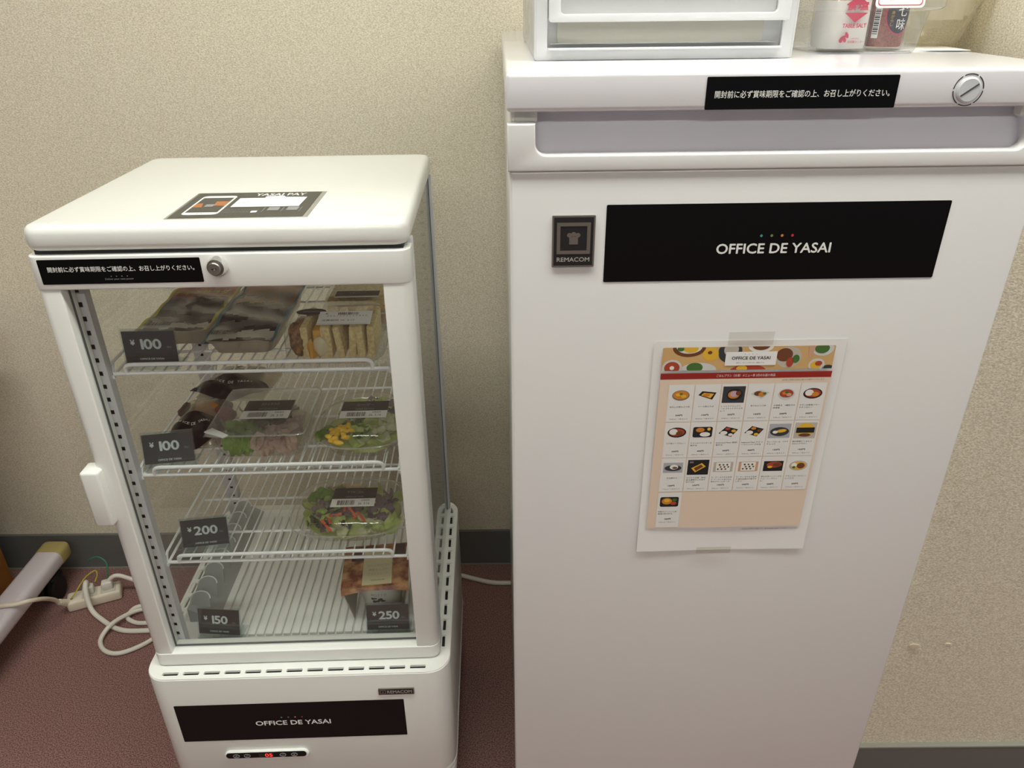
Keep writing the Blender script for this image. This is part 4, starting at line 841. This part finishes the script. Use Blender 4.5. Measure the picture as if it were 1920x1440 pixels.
cells = [(0, 0, 'bowl', ['おだしの煮もさつゆ'], '200'), (1, 0, 'tray', ['ソース焼きそば'], '150'), (2, 0, 'pan', ['しっとりジャムクレ', 'ームコキャトマイルカ', 'レー'], '200'), (3, 0, 'plate', ['彩りビビンバ丼'], '150'), (4, 0, 'soup', ['火鍋香る　4種餃子の', '麻婆麺'], '200'), (5, 0, 'curry', ['チキンの無臭バター', 'チキンカレー'], '200'),
    (0, 1, 'curry', ['コク旨ビーフカレー'], '200'), (1, 1, 'bento', ['チキンのトマトチーズ', '焼弁当'], '400'), (2, 1, 'bentoA', ['balanced Meal 鶏照', '焼弁当'], '400'), (3, 1, 'bentoB', ['balanced Meal デミソ', 'ースハンバーグ弁当'], '400'), (4, 1, 'crepe', ['クレープロール　バナナ', 'チョコラ'], '150'), (5, 1, 'gratin', ['国内野菜とくるみマ', 'カロニグラタン'], '150'),
    (0, 2, 'bun', ['肉玉豚まん'], '100'), (1, 2, 'noodle', ['もちもち太麺　黒胡', '麻る濃厚ダレの油そ', 'かけそば'], '100'), (2, 2, 'packA', ['ラ・クー もちもち玄米', 'ク ベーコンとほうれん', '草のクリームチーズ'], '100'), (3, 2, 'packB', ['ラ・クー もちもち玄米', 'ク 豚肉生姜の中華デザ', 'ンチン'], '100'), (4, 2, 'hamb', ['煮込お肉ハンバーグ＆', 'ジューシーポテト', 'レ'], '200'), (5, 2, 'dish2', ['チキンステーキカレー', 'レバスタ'], '200'), (0, 3, 'rice', ['特製チャーハンと麻', '婆揚げ餃子弁当'], '200')]
CX0, CW = 0.0195, 0.0296
rowz = [-0.0520, -0.1005, -0.1490, -0.1985]
for (i, j, kind, names, price) in cells:
    b = MB(); x0 = CX0 + i * CW; z1 = rowz[j]; hgt = 0.0478 if j < 3 else 0.0520
    b.flat(rrect(x0 + 0.0006, x0 + CW - 0.0006, z1 - hgt, z1), CELL, WOFF + 1e-4)
    cx = x0 + CW / 2; dish(b, cx, z1 - 0.0135, kind)
    for q, s in enumerate(names):
        wd = min(0.0245, 0.0025 * len(s)); al = 'C' if len(names) == 1 else 'L'
        b.text(s, cx if al == 'C' else x0 + 0.0024, z1 - 0.0282 - q * 0.0031, PBLK, width=wd, height=0.0021, w=WOFF + 2e-4, align=al)
    b.text(price + '円', cx, z1 - 0.0392, PBLK, width=0.0078, height=0.0022, w=WOFF + 2e-4, bold=0.00006)
    b.text('%dkcal／1食あたり' % (230 + 37 * i + 91 * j), cx, z1 - 0.0440, PGRY, width=0.0205, height=0.0015, w=WOFF + 2e-4)
    b.build('menu_cell', ms)
MB().prism(rrect(0.079, 0.128, -0.0045, 0.0110), 0.0030, 0.0031, M_TAPE, FRONT).build('tape', ms)
MB().prism(rrect(0.075, 0.118, -PH - 0.004, -PH + 0.006), 0.0030, 0.0031, M_TAPE, FRONT).build('tape', ms)

# ---------------------------------------------------------------- on top of the freezer
# drawer case
DX0, DX1, DY = 0.0310, 0.3000, 0.115
t = thing('drawer_case', 'translucent white plastic drawer case on top of the freezer', 'drawer case', F2W(0, 0, FZ), FYAW)
H_ = 0.255; DD = 0.36
cs = MB(); 
cs.box(DX0, DX0 + 0.004, DY, DY + DD, 0.001, H_, M_FROST, 0.0015, 2).box(DX1 - 0.004, DX1, DY, DY + DD, 0.001, H_, M_FROST, 0.0015, 2)
cs.box(DX0, DX1, DY + DD - 0.003, DY + DD, 0.001, H_, M_FROST).box(DX0, DX1, DY, DY + DD, H_ - 0.004, H_, M_FROST, 0.0015, 2).box(DX0 + 0.004, DX1 - 0.004, DY + 0.012, DY + DD, 0.003, 0.005, M_FROST)
cs.build('case_shell', t)
# face frame: stiles and lower rail
MB().plate(rrect(DX0, DX1, 0.0006, H_, 0.002, 2), [rrect(DX0 + 0.0135, DX1 - 0.0135, 0.0125, 0.090), rrect(DX0 + 0.0135, DX1 - 0.0135, 0.096, 0.170), rrect(DX0 + 0.0135, DX1 - 0.0135, 0.176, 0.249)], -0.003, 0.0, M_FROST, T(0, DY, 0) @ FRONT, bevel=0.0008).build('face_frame', t)
MB().box(DX0 + 0.014, DX1 - 0.014, DY - 0.006, DY + 0.004, 0.0105, 0.0125, M_FROST, 0.0008, 2).build('lower_lip', t)
for x in (DX0 + 0.002, DX1 - 0.022): MB().box(x, x + 0.02, DY + 0.002, DY + 0.03, 0.0, 0.0015, M_FROST).build('foot', t)
for k, (z0, z1) in enumerate(((0.0375, 0.0890), (0.097, 0.169), (0.177, 0.248))):
    d = MB().plate(rrect(DX0 + 0.0145, DX1 - 0.0095, z0 - 0.001, z1, 0.003, 3), [rrect(DX0 + 0.0265, DX1 - 0.0225, z0 + 0.0065, z1 - 0.010, 0.004, 3)], -0.001, 0.006, M_FROST, T(0, DY, 0) @ FRONT, bevel=0.0012).build('drawer', t)
    MB().box(DX0 + 0.026, DX1 - 0.022, DY + 0.004, DY + 0.0055, z0 + 0.0055, z1 - 0.009, M_FROST).build('front_panel', d)
    MB().box(DX0 + 0.018, DX1 - 0.018, DY + 0.006, DY + DD - 0.02, z0 - (0.022 if k == 0 else 0.0), z0 - (0.021 if k == 0 else -0.0015), M_FROST).build('drawer_floor', d)
MB().plate(rrect(DX0 + 0.0245, DX1 - 0.0300, 0.0160, 0.040, 0.004, 3), [], -0.0010, 0.0005, clear_mat('frosted_panel', (235, 232, 222), rough=0.3, haze=0.75, haze_col=(244, 242, 234)), T(0, DY + 0.012, 0) @ FRONT).build('recessed_panel', t)
MB().box(DX0 + 0.010, DX1 - 0.010, DY + 0.0165, DY + 0.018, 0.008, 0.040, M_FROST).build('added_backing', t)  # added plate, lightens the dark void behind the lower opening
# seasoning basket
t = thing('seasoning_basket', 'clear flared plastic basket holding salt and chilli pepper on the freezer', 'basket', F2W(0.4005, 0.215, FZ), FYAW)
bh = 0.052
MB().lathe([(0.94, 0.0015), (0.96, 0.0), (1.0, 0.003), (1.10, bh - 0.010)], M_BASKET, 56, SC(0.0575, 0.055, 1), shape=sq(0.28), cap1=False).build('basket_wall', t)
MB().lathe([(1.10, bh - 0.010), (1.26, bh - 0.008), (1.30, bh - 0.006), (1.31, bh + 0.004), (1.24, bh + 0.005), (1.12, bh + 0.002)], M_BASKET, 56, SC(0.0575, 0.055, 1), shape=sq(0.28), cap0=False, cap1=False).build('flared_rim', t)
g = MB(); LM = T(0.015, -0.0730, bh + 0.0035) @ RX(math.radians(-6)) @ FRONT
g.prism(rrect(-0.026, 0.026, -0.010, 0.016, 0.004, 4), 0, 0.0005, M_PAPER, LM)
M_PINKR = mat('label_red', (200, 70, 88), 0.5)
g.plate(rrect(-0.0235, 0.0235, -0.0078, 0.0140, 0.003, 4), [rrect(-0.0227, 0.0227, -0.0070, 0.0132, 0.003, 4)], 0.0005, 0.0007, M_PINKR, LM)
g.text('ご自由に', 0, 0.0075, M_PINKR, width=0.022, height=0.0055, w=0.0007, M=LM); g.text('お使いください', 0, -0.0005, M_PINKR, width=0.033, height=0.0045, w=0.0007, M=LM); g.build('tag_label', t)
M_SALT = mat('salt_white', (240, 236, 226), 0.6); M_SRED = mat('salt_red', (196, 42, 78), 0.5)
t = thing('salt_bottle', 'glass table salt shaker with red triangle and red lettering in the basket', 'salt shaker', F2W(0.3815, 0.203, FZ + 0.0022), FYAW + 0.05)
MB().lathe([(0.0265, 0.0), (0.028, 0.003), (0.028, 0.060), (0.022, 0.070)], clear_mat('bottle_glass', (252, 252, 252), rough=0.03), 36, shape=sq(0.62)).build('glass_body', t)
MB().lathe([(0.0250, 0.002), (0.0262, 0.006), (0.0262, 0.050)], M_SALT, 36, shape=sq(0.62)).build('salt', t)
MB().lathe([(0.023, 0.068), (0.024, 0.071), (0.024, 0.090), (0.020, 0.094)], mat('red_cap', (200, 36, 50), 0.4), 28).build('cap', t)
g = MB(); LM = T(0.003, -0.0283, 0) @ FRONT
g.flat([(-0.013, 0.0382), (0.000, 0.0285), (0.013, 0.0382)], M_SRED, 0, LM); g.flat([(-0.013, 0.046), (0.0, 0.0555), (0.013, 0.046)][::-1], M_SRED, 0, LM); g.text('食塩', 0, 0.0450, M_SRED, width=0.024, height=0.0085, w=0.0002, M=LM, bold=0.0004)
g.text('TABLE SALT', 0, 0.0255, M_SRED, width=0.0265, height=0.0040, w=0.0001, M=LM, bold=0.0002)
for (dx, dz, rx, ry) in ((-0.0105, 0.0135, 0.0038, 0.0018), (-0.0065, 0.0160, 0.0018, 0.0034), (-0.0125, 0.0105, 0.0022, 0.0022), (-0.0085, 0.0115, 0.0018, 0.0030)): g.flat(ellipse(dx, dz, rx, ry, 14, 0.5), M_SRED, 0.0001, LM)
g.text('公益財団法人', 0.003, 0.0125, M_SRED, width=0.010, height=0.0016, w=0.0001, M=LM); g.text('塩事業センター', 0.005, 0.0092, M_SRED, width=0.0190, height=0.0028, w=0.0001, M=LM); g.build('printed_label', t)
M_SHI = mat('chilli_powder', (132, 74, 66), 0.8, noise=(420, (176, 110, 92), 4))
t = thing('chilli_pepper_bottle', 'small glass bottle of red chilli pepper powder beside the salt', 'pepper bottle', F2W(0.4330, 0.200, FZ + 0.0022), FYAW - 0.05)
MB().lathe([(0.0190, 0.0), (0.0205, 0.003), (0.0205, 0.060), (0.0165, 0.066)], clear_mat('bottle_glass_b', (250, 248, 248), rough=0.03), 32).build('glass_body', t)
MB().lathe([(0.0185, 0.003), (0.0193, 0.006), (0.0193, 0.058)], M_SHI, 32).build('pepper_powder', t)
MB().lathe([(0.0175, 0.065), (0.0180, 0.068), (0.0180, 0.085), (0.016, 0.088)], mat('bottle_cap_red', (176, 40, 36), 0.4), 28).build('cap', t)
M_NAVY = mat('label_navy', (34, 38, 50), 0.5); M_GOLD = mat('label_gold', (206, 160, 60), 0.5)
g = MB(); R_ = 0.0207
def wrapf(x, z, w): a = x / R_ - math.pi / 2; return ((R_ + w) * math.cos(a), (R_ + w) * math.sin(a), z)
def wrap_poly(pts, m, w):
    c0 = (sum(p[0] for p in pts) / len(pts), sum(p[1] for p in pts) / len(pts)); n_ = len(pts); rings = 4; vs_ = []
    for r_ in range(1, rings + 1): vs_ += [wrapf(c0[0] + (p[0] - c0[0]) * r_ / rings, c0[1] + (p[1] - c0[1]) * r_ / rings, w) for p in pts]
    vs_.append(wrapf(c0[0], c0[1], w)); fs = [(len(vs_) - 1, i, (i + 1) % n_) for i in range(n_)]
    for r_ in range(rings - 1): fs += [(r_ * n_ + i, (r_ + 1) * n_ + i, (r_ + 1) * n_ + (i + 1) % n_, r_ * n_ + (i + 1) % n_) for i in range(n_)]
    g.add(vs_, fs, m)
def wrap_text(s, cx, cz, h_, m, w):
    vs_, fs, x0, x1, y0, y1 = text_geo(s); q = h_ / (y1 - y0)
    g.add([wrapf(cx + (p[0] - (x0 + x1) / 2) * q, cz + (p[1] - (y0 + y1) / 2) * q, w) for p in vs_], fs, m)
wrap_poly(ellipse(0.006, 0.038, 0.0165, 0.0225, 28), M_SRED, 0.0001); wrap_poly(ellipse(0.006, 0.038, 0.0152, 0.0212, 28), M_NAVY, 0.0003)
wrap_text('七', 0.008, 0.0400, 0.0115, M_INK, 0.0005); wrap_text('味', 0.008, 0.0262, 0.0115, M_INK, 0.0005)
for k, ch in enumerate('唐がらし'): wrap_text(ch, -0.0030, 0.038 - 0.0040 * k, 0.0034, M_GOLD, 0.0005)
wrap_poly(rrect(-0.0225, -0.0150, 0.012, 0.050), M_PAPER, 0.0002)
for k in range(16): wrap_poly(rrect(-0.0218, -0.0158, 0.016 + 0.002 * k, 0.0168 + 0.002 * k + 0.0004 * (k % 3)), M_CARD, 0.0004)
g.build('printed_label', t)
# clear bag of packets, papers below
t = thing('plastic_bag', 'crumpled clear plastic bag standing on the freezer by the wall', 'plastic bag', F2W(0.5125, 0.252, FZ + 0.0021), FYAW)
M_BAGC = clear_mat('bag_clear', (248, 244, 230), rough=0.06, haze=0.22, haze_col=(240, 236, 224), bump=(38, 1.0))
def bagf(u, v):
    a = 2 * math.pi * u; z = 0.14 * v
    wv = 1 + 0.07 * math.sin(5 * a + 9 * v) + 0.05 * math.sin(9 * a - 14 * v + 1) + 0.03 * math.sin(17 * a + 20 * v)
    k = (0.66 + 0.42 * min(v / 0.35, 1.0)) * wv if v > 0.02 else 0.60
    cx_ = math.copysign(abs(math.cos(a)) ** 0.7, math.cos(a)); sy_ = math.copysign(abs(math.sin(a)) ** 0.7, math.sin(a))
    return (0.0350 * k * cx_, 0.052 * k * sy_, z + 0.0015 * (1 + math.sin(3 * a)) * (1 - v))
MB().grid(48, 24, bagf, M_BAGC).lathe([(0.6 * 0.04, 0.0004), (0.0, 0.0004)], M_BAGC, 24, SC(1, 1.3, 1), cap0=False, cap1=False).build('film', t, smooth=180)
M_PKT = clear_mat('packet_film', (250, 248, 244), rough=0.2, haze=0.75, haze_col=(240, 238, 232))
for k, (x, y, z, rx, rz) in enumerate(((-0.006, -0.026, 0.062, 80, 6), (0.010, -0.012, 0.066, 84, -10), (-0.004, 0.018, 0.050, 74, 20))):
    pk = MB().grid(8, 8, lambda u, v: (0.026 * (2 * u - 1), 0.034 * (2 * v - 1), 0.004 * math.sin(math.pi * u) * math.sin(math.pi * v) + 0.0015 * math.sin(11 * u + 7 * v)), M_PKT, T(x, y, z) @ RZ(math.radians(rz)) @ RX(math.radians(rx)))
    LM = T(x, y, z) @ RZ(math.radians(rz)) @ RX(math.radians(rx)) @ T(0, 0, 0.006)
    pk.plate(rrect(0.006, 0.011, 0.006, 0.014), [rrect(0.0072, 0.0098, 0.0072, 0.0128)], 0, 0.0003, M_GASKET, LM); tag(pk.build('wet_wipe_packet', None, loc=F2W(0.5125, 0.252, FZ + 0.0021), rot=(0, 0, FYAW)), ('white packet at the front inside the clear bag', 'white packet nearest the wall inside the clear bag', 'white packet at the back inside the clear bag')[k], 'packet', 'packets in the clear bag')
tag(MB().prism([(-0.060, -0.060), (0.058, -0.048), (0.050, 0.120), (-0.066, 0.106)], 0, 0.0010, M_PAPER).build('paper_sheet', None, loc=F2W(0.462, 0.235, FZ), rot=(0, 0, FYAW)), 'white paper sheet lying flat on the freezer under another sheet', 'paper')
tag(MB().prism([(-0.040, -0.046), (0.060, -0.060), (0.066, 0.090), (-0.036, 0.100)], 0.0010, 0.0018, M_PAPER).build('paper_sheet', None, loc=F2W(0.462, 0.235, FZ), rot=(0, 0, FYAW)), 'upper white paper sheet directly under the plastic bag', 'paper')
t = thing('wipe_packet', 'pale grey packet wedged between the drawer case and basket', 'packet', F2W(0.3185, 0.285, FZ), FYAW + 0.05)
MB().box(-0.014, 0.014, -0.05, 0.05, 0.0, 0.085, mat('packet_grey', (196, 192, 188), 0.4), 0.006, 3).build('pack', t)
g = MB(); 
for k in range(5): g.flat(rrect(-0.008, -0.001 + 0.002 * (k % 3), 0.018 + 0.011 * k, 0.0215 + 0.011 * k), M_INK, 0.0, T(0, -0.0503, 0) @ FRONT)
g.build('white_print', t)

# ================================================================ left corner: table foot, cabinet, power strip, cords
t = thing('folding_table', 'white metal table leg with yellowed end cap and caster at left', 'table', (-1.104, 1.10, 0))
MB().box(-0.031, 0.031, -0.42, 0.325, 0.078, 0.120, M_LEGW, 0.014, 4).build('foot_bar', t)
ec = MB().box(-0.0318, 0.0318, 0.278, 0.334, 0.0765, 0.1212, M_CAPY, 0.0145, 4).build('end_cap', t)
MB().box(-0.0318, 0.0318, -0.430, -0.405, 0.077, 0.1208, M_CAPY, 0.0145, 4).build('end_cap', t)
for y in (0.285, -0.37):
    cst = MB().lathe([(0.010, 0.0), (0.010, 0.03)], M_RUB, 12, T(0, y, 0.055)).box(-0.018, 0.018, y - 0.034, y + 0.012, 0.040, 0.064, M_RUB, 0.008, 3).build('caster', t)
    for x in (-0.012, 0.012): MB().lathe([(0.026, -0.008), (0.030, -0.005), (0.030, 0.005), (0.026, 0.008)], M_RUB, 28, T(x, y - 0.020, 0.030) @ RY(math.pi / 2)).build('caster_wheel', cst)
MB().box(-0.030, 0.030, -0.08, 0.0, 0.115, 0.665, M_LEGW, 0.012, 3).build('column', t)
MB().box(-0.60, 0.045, -0.40, 0.30, 0.668, 0.692, mat('table_top_laminate', (196, 176, 150), 0.5), 0.004, 2).build('table_top', t)
t = thing('wooden_cabinet', 'brown wooden cabinet side at the left edge behind the table leg', 'cabinet', (-1.44, 1.20, 0))
MB().box(-0.21, 0.212, -0.21, 0.212, 0.0, 0.62, M_WOOD, 0.002, 1).build('body', t)
MB().box(-0.18, 0.18, -0.222, -0.211, 0.03, 0.60, M_WOOD, 0.002, 1).build('door', t)
# power strip
PSX, PSY, PSA = -1.000, 1.352, 0.40
t = thing('power_strip', 'ivory two-outlet power strip lying on the carpet', 'power strip', (PSX, PSY, 0), PSA)
MB().box(-0.058, 0.058, -0.021, 0.021, 0.0, 0.028, M_STRIP, 0.006, 3).build('housing', t)
for x in (-0.008, 0.032): MB().box(x - 0.016, x + 0.016, -0.016, 0.016, 0.0275, 0.0295, mat('outlet_face', (206, 200, 186), 0.5), 0.0008, 1).build('outlet', t)
MB().tube([(-0.053, -0.004, 0.016), (-0.066, -0.032, 0.050)], 0.006, M_STRIP, 12, rs=[0.0078, 0.0054]).build('strain_relief', t)
rg = None
_rd = Vector((-0.013, -0.028, 0.034)).normalized()
for k in range(7):
    c0 = Vector((-0.0555, -0.009, 0.0225)) + _rd * 0.0052 * k
    MB().tube([c0 - _rd * 0.0013, c0 + _rd * 0.0013], 0.0086 - 0.0003 * k, M_STRIP, 14).build('relief_ring', t)
MB().lathe([(0.003, 0), (0.003, 0.002)], M_STEEL, 12, T(-0.046, -0.006, 0.0278)).build('earth_screw', t)
def cord(name, pts, r, m, label, cat): return tag(MB().tube(smooth_path(pts, 8), r, m, 10).build(name), label, cat)
def ps(x, y, z): c, s = math.cos(PSA), math.sin(PSA); return (PSX + c * x - s * y, PSY + s * x + c * y, z)
cord('strip_cord', [ps(-0.066, -0.032, 0.050), (-1.047, 1.283, 0.070), (-1.042, 1.250, 0.104), (-1.050, 1.222, 0.1245), (-1.072, 1.211, 0.1262), (-1.104, 1.205, 0.1262), (-1.142, 1.196, 0.118), (-1.19, 1.17, 0.07), (-1.20, 1.10, 0.012), (-1.20, 1.00, 0.006), (-1.20, 0.80, 0.006)], 0.0048, M_STRIP, 'ivory cord of the power strip crossing over the white table leg', 'cord')
# plugs
M_PLUG = mat('plug_white', (226, 224, 214), 0.45)
p1 = thing('plugged_cable', 'white power cord looping forward from the left outlet of the strip', 'power cord', ps(-0.008, 0, 0.0295), PSA)
MB().box(-0.012, 0.012, -0.010, 0.010, 0.0, 0.020, M_PLUG, 0.004, 2).build('plug', p1)
def loc_pts(root_loc, a, pts):
    c, s = math.cos(-a), math.sin(-a); out = []
    for p in pts:
        x, y, z = p[0] - root_loc[0], p[1] - root_loc[1], p[2] - root_loc[2]; out.append((c * x - s * y, s * x + c * y, z))
    return out
L1 = ps(-0.008, 0, 0.0295)
MB().tube(smooth_path(loc_pts(L1, PSA, [(L1[0], L1[1], 0.045), (L1[0] + 0.004, L1[1] - 0.006, 0.066), (-0.998, 1.325, 0.055), (-0.985, 1.305, 0.020), (-0.955, 1.285, 0.006), (-0.898, 1.253, 0.0058), (-0.838, 1.249, 0.0058), (-0.74, 1.262, 0.0058), (-0.55, 1.33, 0.0058), (-0.40, 1.36, 0.0058)]), 8), 0.0056, M_CORD, 10).build('cable', p1)
p2 = thing('plugged_cable', 'white power cord from the right outlet, coiling twice on the carpet', 'power cord', ps(0.032, 0, 0.0295), PSA)
L2 = ps(0.032, 0, 0.0295)
MB().box(-0.012, 0.012, -0.010, 0.010, 0.0, 0.020, M_PLUG, 0.004, 2).build('plug', p2)
MB().tube(smooth_path(loc_pts(L2, PSA, [(L2[0], L2[1], 0.044), (L2[0] + 0.020, L2[1] + 0.006, 0.060), (-0.925, 1.375, 0.050), (-0.872, 1.372, 0.020), (-0.835, 1.352, 0.006), (-0.850, 1.325, 0.006), (-0.888, 1.301, 0.012), (-0.915, 1.258, 0.0185), (-0.926, 1.221, 0.007), (-0.900, 1.190, 0.006), (-0.860, 1.186, 0.006), (-0.810, 1.225, 0.006), (-0.780, 1.300, 0.006), (-0.835, 1.325, 0.0062), (-0.880, 1.312, 0.0175), (-0.898, 1.296, 0.006), (-0.885, 1.280, 0.006), (-0.850, 1.272, 0.006), (-0.78, 1.290, 0.006), (-0.66, 1.380, 0.006)]), 8), 0.0050, M_CORD, 10).build('cable', p2)
cord('earth_wire', [ps(-0.046, -0.006, 0.030), ps(-0.036, -0.004, 0.040), ps(-0.012, 0.014, 0.062), ps(0.012, 0.018, 0.074), ps(0.016, 0.012, 0.066), ps(0.008, 0.008, 0.050)], 0.0014, M_YEL, 'thin yellow earth wire arching over the power strip', 'wire')
cord('earth_wire', [ps(0.034, 0.010, 0.048), (L2[0] + 0.004, L2[1] + 0.012, 0.072), (L2[0], L2[1] + 0.02, 0.092), (L2[0] - 0.02, L2[1] + 0.028, 0.099), (L2[0] - 0.045, L2[1] + 0.035, 0.088), (L2[0] - 0.052, L2[1] + 0.038, 0.078)], 0.0016, M_GREENW, 'thin green earth wire arching above the right plug', 'wire')
cord('floor_cable', [(-0.40, 1.385, 0.006), (-0.25, 1.395, 0.006), (-0.165, 1.412, 0.006), (-0.135, 1.420, 0.006), (-0.10, 1.408, 0.006), (-0.055, 1.394, 0.006), (-0.005, 1.392, 0.006), (0.15, 1.40, 0.006)], 0.0056, M_CORD, 'white cable on the carpet between the refrigerator and freezer', 'cable')
